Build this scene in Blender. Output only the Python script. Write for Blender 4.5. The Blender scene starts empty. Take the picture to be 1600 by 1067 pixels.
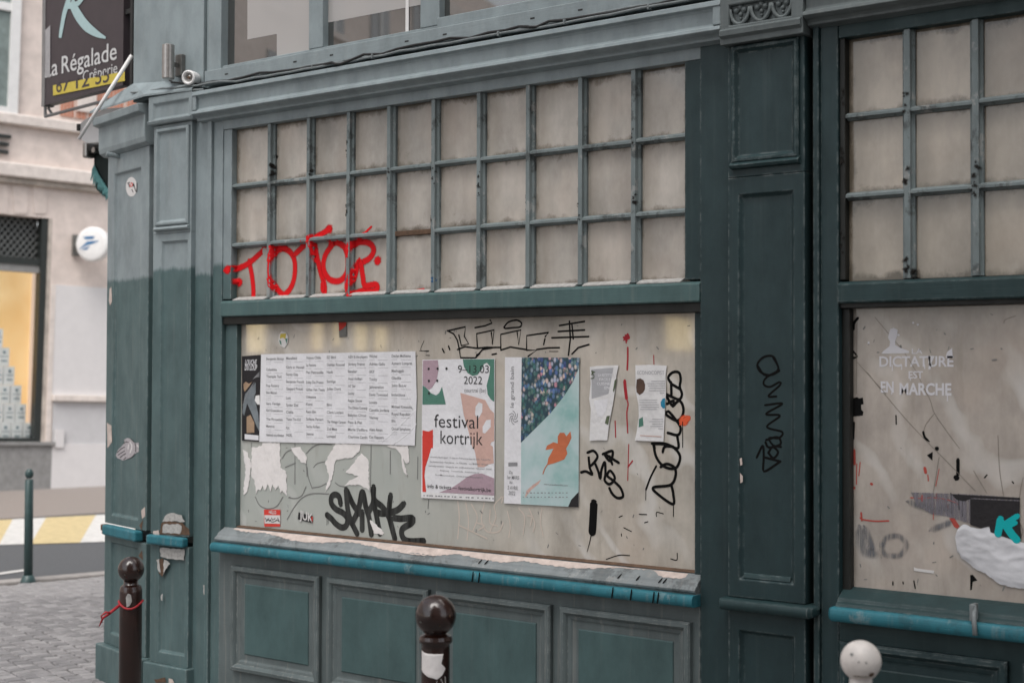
import bpy, bmesh, math, random
import numpy as np
from mathutils import Vector, Matrix
random.seed(7)
R = math.radians
scene = bpy.context.scene
col = scene.collection

# ------------------------------------------------------------------ camera, sky, sun, exposure
FPX = 2222.0                                   # 50 mm lens on a 36 mm sensor, measured on a 1600 px wide print
YAW, PITCH, ROLL = R(37.1), R(1.235), R(0.173)
CAM = np.array([0.0, -4.642, 1.65])
_cy, _sy, _cp, _sp = math.cos(YAW), math.sin(YAW), math.cos(PITCH), math.sin(PITCH)
_f = np.array([-_sy*_cp, _cy*_cp, _sp]); _r = np.array([_cy, _sy, 0.0]); _u = np.cross(_r, _f)
_cr, _sr = math.cos(ROLL), math.sin(ROLL)
RIGHT, UP, FWD = _cr*_r + _sr*_u, -_sr*_r + _cr*_u, _f
camd = bpy.data.cameras.new('camera'); cam = bpy.data.objects.new('camera', camd); col.objects.link(cam)
camd.sensor_width = 36; camd.lens = FPX*36/1600; camd.clip_start = 0.05; camd.clip_end = 600
m = Matrix.Identity(4)
for i in range(3):
    m[i][0], m[i][1], m[i][2], m[i][3] = RIGHT[i], UP[i], -FWD[i], CAM[i]
cam.matrix_world = m
camd.dof.use_dof = True; camd.dof.focus_distance = 5.7; camd.dof.aperture_fstop = 2.8
scene.camera = cam

SUN_EL, SUN_AZ = 60.0, 158.0                   # high overcast sun behind the camera; the houses opposite keep it off the narrow street
world = bpy.data.worlds.new('World'); scene.world = world; world.use_nodes = True
wn, wl = world.node_tree.nodes, world.node_tree.links
bg = wn['Background']; sky = wn.new('ShaderNodeTexSky'); sky.sky_type = 'NISHITA'; sky.sun_disc = False
sky.sun_elevation = R(SUN_EL); sky.sun_rotation = R(SUN_AZ); sky.dust_density = 2.0; sky.air_density = 1.0; sky.ozone_density = 0.6
hs = wn.new('ShaderNodeHueSaturation'); hs.inputs['Saturation'].default_value = 0.22
wl.new(sky.outputs[0], hs.inputs['Color']); wl.new(hs.outputs[0], bg.inputs['Color']); bg.inputs['Strength'].default_value = 0.13
sd = bpy.data.lights.new('sun', 'SUN'); sd.energy = 1.5; sd.angle = R(40); sd.color = (1, .96, .91)
sun = bpy.data.objects.new('sun', sd); col.objects.link(sun)
_az, _el = R(SUN_AZ), R(SUN_EL)
sdir = Vector((math.sin(_az)*math.cos(_el), math.cos(_az)*math.cos(_el), math.sin(_el)))
sun.rotation_euler = sdir.to_track_quat('Z', 'Y').to_euler(); sun.location = (-8, -8, 12)
scene.view_settings.view_transform = 'Standard'; scene.view_settings.look = 'None'
scene.view_settings.exposure = 0.85; scene.view_settings.gamma = 1
scene.view_settings.use_curve_mapping = False
scene.cycles.max_bounces = 6; scene.cycles.diffuse_bounces = 3; scene.cycles.glossy_bounces = 3; scene.cycles.transmission_bounces = 4; scene.cycles.transparent_max_bounces = 8

# ------------------------------------------------------------------ surveying helpers: photo measurements -> real coordinates on a known plane
def ray(x, y): return (x-800)/FPX*RIGHT - (y-533.5)/FPX*UP + FWD
def at(x, y, Y=0.0):
    d = ray(x, y); return CAM + (Y-CAM[1])/d[1]*d
def xz(x, y, Y=0.0):
    p = at(x, y, Y); return (float(p[0]), float(p[2]))
def gnd(x, y, z=0.0):
    d = ray(x, y); return CAM + (z-CAM[2])/d[2]*d
def hitp(x, y, P, n):
    d = ray(x, y); return CAM + np.dot(P-CAM, n)/np.dot(d, n)*d
def Z(o, pts, Y):                                # o = (origin x, origin y, magnification) of an enlarged detail
    return [xz(o[0]+a/o[2], o[1]+b/o[2], Y) for a, b in pts]

# ------------------------------------------------------------------ mesh builder
SOFT = set()
class MB:
    def __init__(s, tf=None): s.v = []; s.f = []; s.e = []; s.tf = tf
    def add(s, vs, fs, es=None):
        n = len(s.v)
        for k, p in enumerate(vs):
            s.v.append(s.tf(p) if s.tf else tuple(p)); s.e.append(es[k] if es else 1.0)
        s.f += [tuple(i+n for i in f) for f in fs]
        return s
    def box(s, x0, x1, y0, y1, z0, z1):
        return s.add([(x0,y0,z0),(x1,y0,z0),(x1,y1,z0),(x0,y1,z0),(x0,y0,z1),(x1,y0,z1),(x1,y1,z1),(x0,y1,z1)],
              [(0,3,2,1),(4,5,6,7),(0,1,5,4),(1,2,6,5),(2,3,7,6),(3,0,4,7)])
    def loft(s, rects, cap=True, back=False):    # rects (x0,x1,z0,z1,Y) nested loops seen from -Y
        vs = []; fs = []
        for (x0,x1,z0,z1,Y) in rects: vs += [(x0,Y,z0),(x1,Y,z0),(x1,Y,z1),(x0,Y,z1)]
        for i in range(len(rects)-1):
            a, b = 4*i, 4*i+4
            for k in range(4): fs.append((a+k, a+(k+1)%4, b+(k+1)%4, b+k))
        if cap: n = 4*(len(rects)-1); fs.append((n,n+1,n+2,n+3))
        if back: fs.append((3,2,1,0))
        return s.add(vs, fs)
    def prof_x(s, prof, x0, x1, n=1, caps=True): # profile in (Y,Z) swept along X
        k = len(prof); vs = []; fs = []
        for j in range(n+1):
            x = x0+(x1-x0)*j/n
            vs += [(x, p[0], p[1]) for p in prof]
        for j in range(n):
            for i in range(k):
                a = j*k+i; b = j*k+(i+1)%k; fs.append((a, b, b+k, a+k))
        if caps: fs.append(tuple(range(k-1,-1,-1))); fs.append(tuple(n*k+i for i in range(k)))
        return s.add(vs, fs)
    def prof_z(s, prof, z0, z1, caps=True):      # profile in (X,Y) swept along Z
        k = len(prof); vs = [(p[0],p[1],z0) for p in prof]+[(p[0],p[1],z1) for p in prof]
        fs = [(i,(i+1)%k,(i+1)%k+k,i+k) for i in range(k)]
        if caps: fs += [tuple(range(k-1,-1,-1)), tuple(range(k,2*k))]
        return s.add(vs, fs)
    def poly(s, pts, Y):                         # flat polygon facing -Y (any outline)
        return s.add([(p[0],Y,p[1]) for p in pts], [tuple(range(len(pts)))])
    def lathe(s, prof, c, n=32):                 # prof (r,z)
        vs = []; fs = []; k = len(prof)
        for (r,z) in prof:
            for i in range(n):
                a = 2*math.pi*i/n; vs.append((c[0]+r*math.cos(a), c[1]+r*math.sin(a), c[2]+z))
        for j in range(k-1):
            for i in range(n):
                fs.append((j*n+i, j*n+(i+1)%n, (j+1)*n+(i+1)%n, (j+1)*n+i))
        fs.append(tuple(range(n-1,-1,-1))); fs.append(tuple((k-1)*n+i for i in range(n)))
        return s.add(vs, fs)
    def tube(s, pts, r, n=8):
        pts = [Vector(p) for p in pts]; vs = []; fs = []
        for i, p in enumerate(pts):
            d = (pts[min(i+1,len(pts)-1)]-pts[max(i-1,0)]).normalized()
            a = d.cross(Vector((0,0,1)))
            if a.length < .05: a = d.cross(Vector((1,0,0)))
            a.normalize(); b = d.cross(a); rr = r[i] if isinstance(r,(list,tuple)) else r
            for k in range(n):
                t = 2*math.pi*k/n; q = p+a*math.cos(t)*rr+b*math.sin(t)*rr; vs.append(tuple(q))
        for i in range(len(pts)-1):
            for k in range(n): fs.append((i*n+k, i*n+(k+1)%n, (i+1)*n+(k+1)%n, (i+1)*n+k))
        fs.append(tuple(range(n-1,-1,-1))); fs.append(tuple((len(pts)-1)*n+i for i in range(n)))
        return s.add(vs, fs)
    def build(s, name, mat, parent=None, smooth=False, bevel=0.0, recalc=False):
        off = Vector((0,0,0)); p = parent
        while p: off += p.location; p = p.parent
        me = bpy.data.meshes.new(name)
        me.from_pydata([(v[0]-off.x, v[1]-off.y, v[2]-off.z) for v in s.v], [], s.f)
        if any(e != 1.0 for e in s.e) or mat in SOFT:
            at_ = me.attributes.new('soft', 'FLOAT', 'POINT'); at_.data.foreach_set('value', s.e)
        if recalc:
            b = bmesh.new(); b.from_mesh(me); bmesh.ops.recalc_face_normals(b, faces=b.faces); b.to_mesh(me); b.free()
        if smooth: me.polygons.foreach_set('use_smooth', [True]*len(me.polygons))
        me.materials.append(M[mat] if isinstance(mat, str) else mat)
        o = bpy.data.objects.new(name, me); col.objects.link(o); o.parent = parent
        if bevel:
            b = o.modifiers.new('bevel', 'BEVEL'); b.width = bevel; b.segments = 2; b.limit_method = 'ANGLE'; b.angle_limit = R(35)
        return o
def empty(name, loc, parent=None):
    o = bpy.data.objects.new(name, None); col.objects.link(o); o.location = loc; o.parent = parent; o.empty_display_size = .1; return o
def tag(o, label=None, cat=None, group=None, kind=None):
    if label: o['label'] = label
    if cat: o['category'] = cat
    if group: o['group'] = group
    if kind: o['kind'] = kind
    return o
def smoothpts(pts, step=0.006):
    P = [np.array(p, float) for p in pts]
    if len(P) < 3: 
        n = max(2, int(np.linalg.norm(P[1]-P[0])/step)); return [P[0]+(P[1]-P[0])*i/n for i in range(n+1)]
    P = [2*P[0]-P[1]]+P+[2*P[-1]-P[-2]]; out = []
    for i in range(1, len(P)-2):
        n = max(2, int(np.linalg.norm(P[i+1]-P[i])/step))
        for j in range(n):
            t = j/n
            out.append(.5*((2*P[i])+(P[i+1]-P[i-1])*t+(2*P[i-1]-5*P[i]+4*P[i+1]-P[i+2])*t*t+(3*P[i]-P[i-1]-3*P[i+1]+P[i+2])*t**3))
    out.append(P[-2]); return out
class Marks(MB):                                 # painted or printed marks: each separate mark becomes an object of its own, specks stay together
    def __init__(s): super().__init__(); s.ch = []
    def add(s, vs, fs, es=None): s.ch.append((list(vs), list(fs), es)); return s
    def build(s, name, mat, parent=None, big=.03, **kw):
        bb = []
        for v, f, e in s.ch:
            xs, zs = [q[0] for q in v], [q[2] for q in v]; bb.append((min(xs)-.002, max(xs)+.002, min(zs)-.002, max(zs)+.002))
        gid = list(range(len(bb)))
        def find(i):
            while gid[i] != i: i = gid[i]
            return i
        for i in range(len(bb)):
            for j in range(i):
                a, b = bb[i], bb[j]
                if a[0] < b[1] and b[0] < a[1] and a[2] < b[3] and b[2] < a[3]: gid[find(i)] = find(j)
        grp = {}
        for i in range(len(bb)): grp.setdefault(find(i), []).append(i)
        small = MB(); out = None
        for k, ids in grp.items():
            w = max(bb[i][1] for i in ids)-min(bb[i][0] for i in ids); h = max(bb[i][3] for i in ids)-min(bb[i][2] for i in ids)
            t = MB() if max(w, h) > big else small
            for i in ids: t.add(*s.ch[i])
            if t is not small: out = t.build(name, mat, parent, **kw)
        if small.v:
            o = small.build(name if out is None else name+'_specks', mat, parent, **kw); o['kind'] = 'stuff'; out = out or o
        return out
_layer = [0]
def stroke(mb, pts, w, Yf, soft=False, taper=False, curve=True):   # a painted line of width w on a surface Y = Yf(x, z)
    P = smoothpts(pts) if curve else [np.array(p, float) for p in pts]
    _layer[0] += 1
    lay = 0.0004 + 0.00006*(_layer[0] % 14)
    n = len(P); rows = []
    for i, p in enumerate(P):
        d = P[min(i+1,n-1)]-P[max(i-1,0)]; L = np.linalg.norm(d); d = d/L if L > 1e-9 else np.array([1.,0])
        rows.append((p, d, np.array([-d[1], d[0]])))
    K = 4 if soft else 2
    p0, d0, n0 = rows[0]; p1, d1, n1 = rows[-1]
    h = w/2
    for k in range(3, 0, -1): rows.insert(0, (p0-d0*h*math.sin(k*math.pi/6.4), d0, n0*math.cos(k*math.pi/6.4)))
    for k in range(1, 4): rows.append((p1+d1*h*math.sin(k*math.pi/6.4), d1, n1*math.cos(k*math.pi/6.4)))
    vs = []; es = []; fs = []; N = len(rows)
    for i, (p, d, nn) in enumerate(rows):
        hh = h*(1-.75*i/N) if taper else h
        endf = min(1, min(i, N-1-i)/3)
        for k in range(K+1):
            t = -1+2*k/K; q = p+nn*hh*t
            vs.append((q[0], Yf(q[0], q[1])-lay-0.000008*(i % 40), q[1])); es.append(max(0.0, 1-abs(t))*endf if soft else 1.0)
    for i in range(N-1):
        for k in range(K): a = i*(K+1)+k; fs.append((a, a+1, a+K+2, a+K+1))
    mb.add(vs, fs, es)
def blob(mb, c, r, Yf, n=16, jit=.12, soft=False):
    _layer[0] += 1; lay = 0.0005+0.00006*(_layer[0] % 14)
    vs = [(c[0], Yf(*c)-lay, c[1])]; es = [1.0]
    for k in range(n):
        a = 2*math.pi*k/n; rr = r*(1+random.uniform(-jit, jit)); x, z = c[0]+rr*math.cos(a), c[1]+rr*math.sin(a)
        vs.append((x, Yf(x, z)-lay, z)); es.append(0.0 if soft else 1.0)
    mb.add(vs, [(0, 1+k, 1+(k+1) % n) for k in range(n)], es)
_tc = {}
def text_mesh(s, bold=0.0, shear=0.0):
    key = (s, bold, shear)
    if key not in _tc:
        cu = bpy.data.curves.new('t', 'FONT'); cu.body = s; cu.size = 1.0; cu.offset = bold; cu.shear = shear; cu.resolution_u = 3
        o = bpy.data.objects.new('t', cu); me = o.to_mesh()
        _tc[key] = ([tuple(v.co) for v in me.vertices], [tuple(p.vertices) for p in me.polygons])
        o.to_mesh_clear(); bpy.data.objects.remove(o); bpy.data.curves.remove(cu)
    return _tc[key]
def text(mb, s, x, z, h, Y, bold=0.0, wid=None, align='l', shear=0.0, fn=None):
    v, f = text_mesh(s, bold, shear)
    if not v: return
    xs = [p[0] for p in v]; w = max(xs)-min(xs); k = h/0.72; kx = k
    if wid: kx = wid/w
    ox = -min(xs)*kx
    if align == 'c': ox -= w*kx/2
    if align == 'r': ox -= w*kx
    g = fn or (lambda a, b: (x+a, Y, z+b))
    mb.add([g(ox+p[0]*kx, p[1]*k) for p in v], f)

# ------------------------------------------------------------------ materials
M = {}
class N:
    def __init__(s, name):
        s.m = bpy.data.materials.new(name); s.m.use_nodes = True; s.t = s.m.node_tree; s.p = s.t.nodes['Principled BSDF']; M[name] = s.m
        s.pos = None
    def n(s, typ, **kw):
        a = s.t.nodes.new(typ)
        for k, v in kw.items():
            if k in a.inputs.keys() if hasattr(a.inputs, 'keys') else False: a.inputs[k].default_value = v
            else: setattr(a, k, v)
        return a
    def l(s, a, b): s.t.links.new(a, b)
    def P(s):
        if not s.pos: s.pos = s.n('ShaderNodeNewGeometry')
        return s.pos.outputs['Position']
    def noise(s, scale, detail=4, rough=.6, stretch=(1,1,1), vec=None, off=0):
        mp = s.n('ShaderNodeMapping'); mp.inputs['Scale'].default_value = stretch; mp.inputs['Location'].default_value = (off, off*.7, off*1.3)
        s.l(vec or s.P(), mp.inputs[0])
        t = s.n('ShaderNodeTexNoise'); t.inputs['Scale'].default_value = scale; t.inputs['Detail'].default_value = detail; t.inputs['Roughness'].default_value = rough
        s.l(mp.outputs[0], t.inputs['Vector']); return t.outputs['Fac']
    def ramp(s, fac, stops):
        r = s.n('ShaderNodeValToRGB'); e = r.color_ramp.elements
        while len(e) < len(stops): e.new(.5)
        for q, (p, c) in zip(e, stops):
            q.position = p; q.color = (c, c, c, 1) if not isinstance(c, (tuple, list)) else (*c, 1)
        s.l(fac, r.inputs[0]); return r.outputs[0]
    def mix(s, fac, a, b, mode='MIX'):
        x = s.n('ShaderNodeMix', data_type='RGBA', blend_type=mode)
        for sock, val in ((x.inputs[0], fac), (x.inputs[6], a), (x.inputs[7], b)):
            if isinstance(val, bpy.types.NodeSocket): s.l(val, sock)
            elif isinstance(val, (tuple, list)): sock.default_value = (*val, 1) if len(val) == 3 else val
            else: sock.default_value = val
        return x.outputs[2]
    def math(s, op, a, b=0.0, c=None):
        x = s.n('ShaderNodeMath', operation=op)
        for i, val in enumerate((a, b) if c is None else (a, b, c)):
            if isinstance(val, bpy.types.NodeSocket): s.l(val, x.inputs[i])
            else: x.inputs[i].default_value = val
        return x.outputs[0]
    def sep(s, v):
        x = s.n('ShaderNodeSeparateXYZ'); s.l(v, x.inputs[0]); return x.outputs
    def bump(s, h, strength=.3, dist=.002):
        b = s.n('ShaderNodeBump'); b.inputs['Strength'].default_value = strength; b.inputs['Distance'].default_value = dist
        s.l(h, b.inputs['Height']); s.l(b.outputs[0], s.p.inputs['Normal']); return b
    def base(s, c):
        if isinstance(c, bpy.types.NodeSocket): s.l(c, s.p.inputs['Base Color'])
        else: s.p.inputs['Base Color'].default_value = (*c, 1)
        return s
    def set(s, **kw):
        for k, v in kw.items():
            s.p.inputs[k.replace('_', ' ').title().replace('Ior', 'IOR')].default_value = v
        return s
def simple(name, c, rough=.6, var=.15, scale=30, bump=0.0, metallic=0.0, spec=.5):
    s = N(name); f = s.noise(scale, 5)
    s.base(s.mix(s.ramp(f, [(.3, 1-var), (.7, 1+0*var)]), (0,0,0), c, 'MIX') if var == 0 else s.mix(1.0, c, s.ramp(f, [(.3, 1-var), (.72, 1.0)]), 'MULTIPLY'))
    s.p.inputs['Roughness'].default_value = rough; s.p.inputs['Metallic'].default_value = metallic; s.p.inputs['Specular IOR Level'].default_value = spec
    if bump: s.bump(s.noise(scale*2, 4), bump, .003)
    return s
OLD, NEW = (.275,.325,.340), (.089,.143,.146)
def paint(name, top, low=None, zb=0.0, horiz=False, wear=.5, wearc=(.36,.40,.40), dust=0.0, grime=.5, streak=.16, er=.007, chips=0.0):
    s = N(name); st = (.06,1,1) if horiz else (1,1,.06)
    big = s.noise(1.7, 3, .6); mid = s.noise(9, 5, .65, (1,1,.5))
    c = s.mix(1.0, top, s.ramp(big, [(.3,.86),(.7,1.0)]), 'MULTIPLY')
    if low:
        z = s.sep(s.P())[2]; oi_ = s.n('ShaderNodeObjectInfo'); wob = s.math('ADD', s.math('MULTIPLY', s.noise(45, 3, .6, (1,1,.12)), .045), s.math('MULTIPLY', oi_.outputs['Random'], .07))
        msk = s.math('SUBTRACT', s.math('ADD', zb+.06, 0.0), s.math('ADD', z, wob))
        msk = s.ramp(s.math('MULTIPLY_ADD', msk, 45.0, .5), [(0,0.0),(1,1.0)])
        c = s.mix(msk, c, s.mix(1.0, low, s.ramp(big, [(.3,.85),(.7,1.0)]), 'MULTIPLY'))
    c = s.mix(1.0, c, s.ramp(mid, [(.26,.72),(.62,1.0)]), 'MULTIPLY')
    # rain streaks and dust
    stk = s.noise(38, 4, .6, (1,1,.035)); c = s.mix(s.math('MULTIPLY', s.ramp(stk, [(.56,0.0),(.75,1.0)]), streak+dust), c, (.30,.29,.27))
    spk = s.noise(120, 3, .7); c = s.mix(s.math('MULTIPLY', s.ramp(spk, [(.25,1.0),(.33,0.0)]), grime), c, (.03,.035,.035))
    # worn arrises: paint thinned to primer along the edges
    if wear:
        bv = s.n('ShaderNodeBevel'); bv.samples = 2; bv.inputs['Radius'].default_value = er
        gn = s.pos; dt = s.n('ShaderNodeVectorMath', operation='DOT_PRODUCT'); s.l(bv.outputs[0], dt.inputs[0]); s.l(gn.outputs['Normal'], dt.inputs[1])
        e = s.ramp(dt.outputs['Value'], [(.80,1.0),(.97,0.0)])
        br = s.ramp(s.noise(26, 5, .7), [(.45,0.0),(.62,1.0)])
        c = s.mix(s.math('MULTIPLY', s.math('MULTIPLY', e, br), wear), c, wearc)
    if chips:
        c = s.mix(s.math('MULTIPLY', s.ramp(s.noise(7.5, 6, .72, (1,1,.8), None, 31), [(.545,0.0),(.60,1.0)]), chips), c, (.022,.022,.020))
        c = s.mix(s.math('MULTIPLY', s.ramp(s.noise(11, 6, .75, (1,1,.6), None, 77), [(.575,0.0),(.62,1.0)]), chips*.75), c, (.42,.41,.39))
    s.base(c); s.l(s.ramp(mid, [(.3,.62),(.7,.42)]), s.p.inputs['Roughness'])
    h = s.math('ADD', s.math('MULTIPLY', s.noise(90, 4, .6, st), .6), s.math('MULTIPLY', s.noise(22, 5, .6), .8))
    s.bump(h, .55, .0026); s.p.inputs['Specular IOR Level'].default_value = .34
    return s
paint('paint_left_post', OLD, NEW, 2.15, wear=.6, er=.009, wearc=(.42,.46,.46))
paint('paint_old', OLD, wear=.5)
paint('paint_old_h', OLD, horiz=True, wear=.6, er=.009, wearc=(.42,.46,.46))
paint('paint_old_bar', (.20,.24,.245), wear=.7, grime=.85, chips=.6, er=.006)
paint('paint_riser', (.120,.148,.150), horiz=True, wear=.75, wearc=(.42,.43,.42), dust=.25)
paint('paint_new', NEW, wear=.4)
paint('paint_new_h', (.078,.142,.142), horiz=True, wear=.45)
paint('paint_field', (.068,.122,.124), wear=.1, grime=.15, streak=.06)
paint('paint_dark', (.018,.042,.046), wear=.95, wearc=(.22,.25,.245), streak=.035, er=.012)
paint('paint_dark_h', (.019,.046,.049), horiz=True, wear=.9, wearc=(.20,.23,.23), streak=.04, er=.010)
paint('paint_dark_field', (.014,.037,.039), wear=.15, grime=.2, streak=.03)
paint('paint_carved', (.135,.158,.160), horiz=True, wear=.4)
paint('paint_turquoise', (.026,.170,.215), horiz=True, wear=.85, wearc=(.12,.32,.37), grime=.8, dust=.12, chips=.25)
paint('paint_sill', (.23,.255,.262), horiz=True, wear=.6, dust=.2, chips=.4)
paint('recess_shade_black', (.016,.017,.015), wear=.35, wearc=(.15,.15,.14), streak=.02)  # near-black coat carries the shade of the transom gap and pilaster joints
simple('bare_wood', (.62,.52,.47), .8, .35, 25, .4)
simple('bare_wood_brown', (.13,.075,.045), .85, .5, 40, .4)
simple('putty_white', (.50,.49,.47), .8, .45, 60, .4)

def pane_mat(name, c, dirt=.75, cloth=True, seed=0, green=0.0):
    s = N(name); tc = s.n('ShaderNodeTexCoord'); oi = s.n('ShaderNodeObjectInfo')
    g = s.sep(tc.outputs['Generated']); x, z = g[0], g[2]
    vm = s.n('ShaderNodeVectorMath', operation='ADD'); s.l(s.P(), vm.inputs[0])
    rv = s.n('ShaderNodeCombineXYZ'); rr = s.math('MULTIPLY', oi.outputs['Random'], 40.0); s.l(rr, rv.inputs[0]); s.l(rr, rv.inputs[2]); s.l(rv.outputs[0], vm.inputs[1])
    V = vm.outputs[0]
    tone = s.ramp(oi.outputs['Random'], [(0.0,.80),(.5,.95),(1.0,1.06)])
    if cloth: dx, dz = s.math('MINIMUM', x, s.math('SUBTRACT', 1.0, x)), s.math('MINIMUM', z, s.math('SUBTRACT', 1.0, z))
    edge = s.math('MINIMUM', dx, dz) if cloth else None
    col_ = s.mix(1.0, c, s.ramp(s.noise(6, 5, .65, (1,1,.6), V), [(.28,.60),(.66,1.0)]), 'MULTIPLY')
    col_ = s.mix(1.0, col_, s.ramp(s.noise(26, 4, .6, (1,1,.10), V), [(.3,.90),(.7,1.0)]), 'MULTIPLY')
    col_ = s.mix(s.math('MULTIPLY', s.ramp(s.noise(3.1, 3, .5, (1,1,1), V, 5), [(.5,0.0),(.75,1.0)]), .35), col_, tuple(q*k for q, k in zip(c, (1.05,.93,.86))))
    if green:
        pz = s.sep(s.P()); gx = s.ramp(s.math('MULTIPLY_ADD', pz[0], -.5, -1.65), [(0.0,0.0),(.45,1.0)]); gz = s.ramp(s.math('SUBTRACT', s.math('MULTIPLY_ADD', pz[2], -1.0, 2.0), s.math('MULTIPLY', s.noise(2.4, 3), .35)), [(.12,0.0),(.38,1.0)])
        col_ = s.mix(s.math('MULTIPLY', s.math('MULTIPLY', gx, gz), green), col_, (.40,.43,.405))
    if not cloth:                                # brushed-on whitewash and wrinkled film behind the glass
        wv = s.n('ShaderNodeTexWave'); wv.inputs['Scale'].default_value = 1.6; wv.inputs['Distortion'].default_value = 9; wv.inputs['Detail'].default_value = 3; wv.inputs['Detail Scale'].default_value = 1.4
        mw = s.n('ShaderNodeMapping'); mw.inputs['Rotation'].default_value = (0,.7,0); s.l(s.P(), mw.inputs[0]); s.l(mw.outputs[0], wv.inputs['Vector'])
        col_ = s.mix(s.math('MULTIPLY', s.ramp(wv.outputs['Fac'], [(.72,0.0),(.98,1.0)]), s.math('MULTIPLY', s.ramp(s.noise(1.6, 3, .6, (1,1,1), None, 12), [(.42,0.0),(.62,1.0)]), .45)), col_, (.70,.69,.67))
        col_ = s.mix(s.math('MULTIPLY', s.ramp(s.noise(16, 5, .7, (1,1,.16), None, 40), [(.56,0.0),(.70,1.0)]), .30), col_, (.27,.235,.19))
    if cloth:
        nz = s.math('MULTIPLY', s.noise(9, 6, .7, (1,1,.8), V, 9), .50)
        d = s.ramp(s.math('ADD', s.math('SUBTRACT', s.math('MULTIPLY', edge, 1.25), nz), .235), [(0.0,1.0),(.11,0.0)])
        col_ = s.mix(s.math('MULTIPLY', d, dirt), col_, (.12,.10,.075))
        dl = s.ramp(s.math('SUBTRACT', s.math('ADD', x, .10), s.math('MULTIPLY', s.noise(4, 4, .6, (1,1,.5), V, 2), .55)), [(0,1.0),(.30,0.0)])
        col_ = s.mix(s.math('MULTIPLY', dl, dirt*.40), col_, (.20,.165,.12))
        bl = s.ramp(s.math('SUBTRACT', s.noise(7, 5, .75, (1,1,1.6), V, 15), s.math('MULTIPLY', s.math('ABSOLUTE', z), .28)), [(.58,0.0),(.66,1.0)])
        col_ = s.mix(s.math('MULTIPLY', bl, dirt*.6), col_, (.11,.085,.06))
    sp = s.noise(55, 4, .75, (1,1,.8), V, 4); col_ = s.mix(s.math('MULTIPLY', s.ramp(sp, [(.20,1.0),(.27,0.0)]), .7), col_, (.09,.07,.05))
    if cloth: col_ = s.mix(1.0, col_, tone, 'MULTIPLY')
    s.base(col_); s.set(roughness=.75, coat_weight=1.0, coat_roughness=.04, coat_ior=1.5)
    s.p.inputs['Specular IOR Level'].default_value = .1
    b = s.n('ShaderNodeBump'); b.inputs['Strength'].default_value = .6; b.inputs['Distance'].default_value = .014
    s.l(s.noise(4, 3, .5, (1,1,.5), V), b.inputs['Height']); s.l(b.outputs[0], s.p.inputs['Normal'])
    b2 = s.n('ShaderNodeBump'); b2.inputs['Strength'].default_value = .05; b2.inputs['Distance'].default_value = .004
    s.l(s.noise(2.2, 1, .4), b2.inputs['Height']); s.l(b2.outputs[0], s.p.inputs['Coat Normal'])
    return s
pane_mat('pane_papered', (.56,.52,.47), dirt=.9)
pane_mat('pane_papered_right', (.52,.455,.38), dirt=.95)
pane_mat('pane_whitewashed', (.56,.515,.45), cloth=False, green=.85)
pane_mat('pane_whitewashed_right', (.50,.445,.395), cloth=False)
s = N('glass_dark'); s.base((.045,.045,.042)); s.set(roughness=.02, ior=2.1); s.p.inputs['Specular IOR Level'].default_value = .8
s = N('frosted_film'); s.base((.38,.365,.355)); s.set(roughness=.35, coat_weight=1.0, coat_roughness=.03)

def paper(name, c, var=.1, crease=.5):
    s = N(name); f = s.noise(14, 5, .6)
    s.base(s.mix(1.0, c, s.ramp(f, [(.3,1-var),(.7,1.0)]), 'MULTIPLY')); s.set(roughness=.7); s.p.inputs['Specular IOR Level'].default_value = .3
    h = s.math('ADD', s.noise(7, 4, .7, (1,1,.6)), s.math('MULTIPLY', s.noise(60, 3), .15)); s.bump(h, crease, .016); return s
paper('paper_white', (.76,.755,.78)); paper('paper_flyer', (.76,.75,.75), .14, .6); paper('paper_torn', (.80,.765,.75), .10, .5)
paper('paper_black', (.022,.020,.022)); paper('paper_photo_grey', (.22,.25,.27), .5); paper('paper_photo_tan', (.42,.29,.19), .4)
paper('ink_black', (.03,.03,.032), .1); paper('ink_grey', (.27,.27,.28), .1); paper('ink_pale', (.42,.42,.44), .1); paper('ink_red', (.66,.055,.04), .1); paper('ink_green', (.085,.215,.165), .1)
paper('ink_salmon', (.62,.41,.355), .1); paper('ink_mauve', (.43,.31,.36), .1); paper('ink_orange', (.60,.17,.075), .2); paper('ink_blue', (.02,.22,.36), .1)
paper('ink_teal', (.02,.36,.38), .1); paper('ink_olive', (.12,.15,.09), .4); paper('ink_brown', (.12,.07,.05), .4)
s = N('print_watercolour'); f = s.noise(5, 4, .6, (1,1,1)); s.base(s.ramp(f, [(.32,(.22,.42,.40)),(.5,(.40,.54,.54)),(.7,(.52,.60,.62))])); s.set(roughness=.7)
s = N('print_flowers'); mp = s.n('ShaderNodeMapping'); mp.inputs['Scale'].default_value = (1,1,.7); s.l(s.P(), mp.inputs[0])
v = s.n('ShaderNodeTexVoronoi'); v.inputs['Scale'].default_value = 70; v.inputs['Randomness'].default_value = 1.0; s.l(mp.outputs[0], v.inputs['Vector'])
hue = s.sep(v.outputs['Color'])
cc = s.ramp(hue[0], [(.0,(.03,.05,.16)),(.25,(.12,.20,.42)),(.45,(.05,.16,.13)),(.62,(.42,.45,.60)),(.8,(.62,.55,.48)),(.95,(.55,.25,.32))])
zone = s.ramp(s.noise(9, 4, .7), [(.47,0.0),(.56,.9)]); cc = s.mix(zone, cc, (.035,.13,.10))
cc = s.mix(s.ramp(v.outputs['Distance'], [(.35,0.0),(.7,1.0)]), cc, (.02,.05,.07)); s.base(cc); s.set(roughness=.7)

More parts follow.
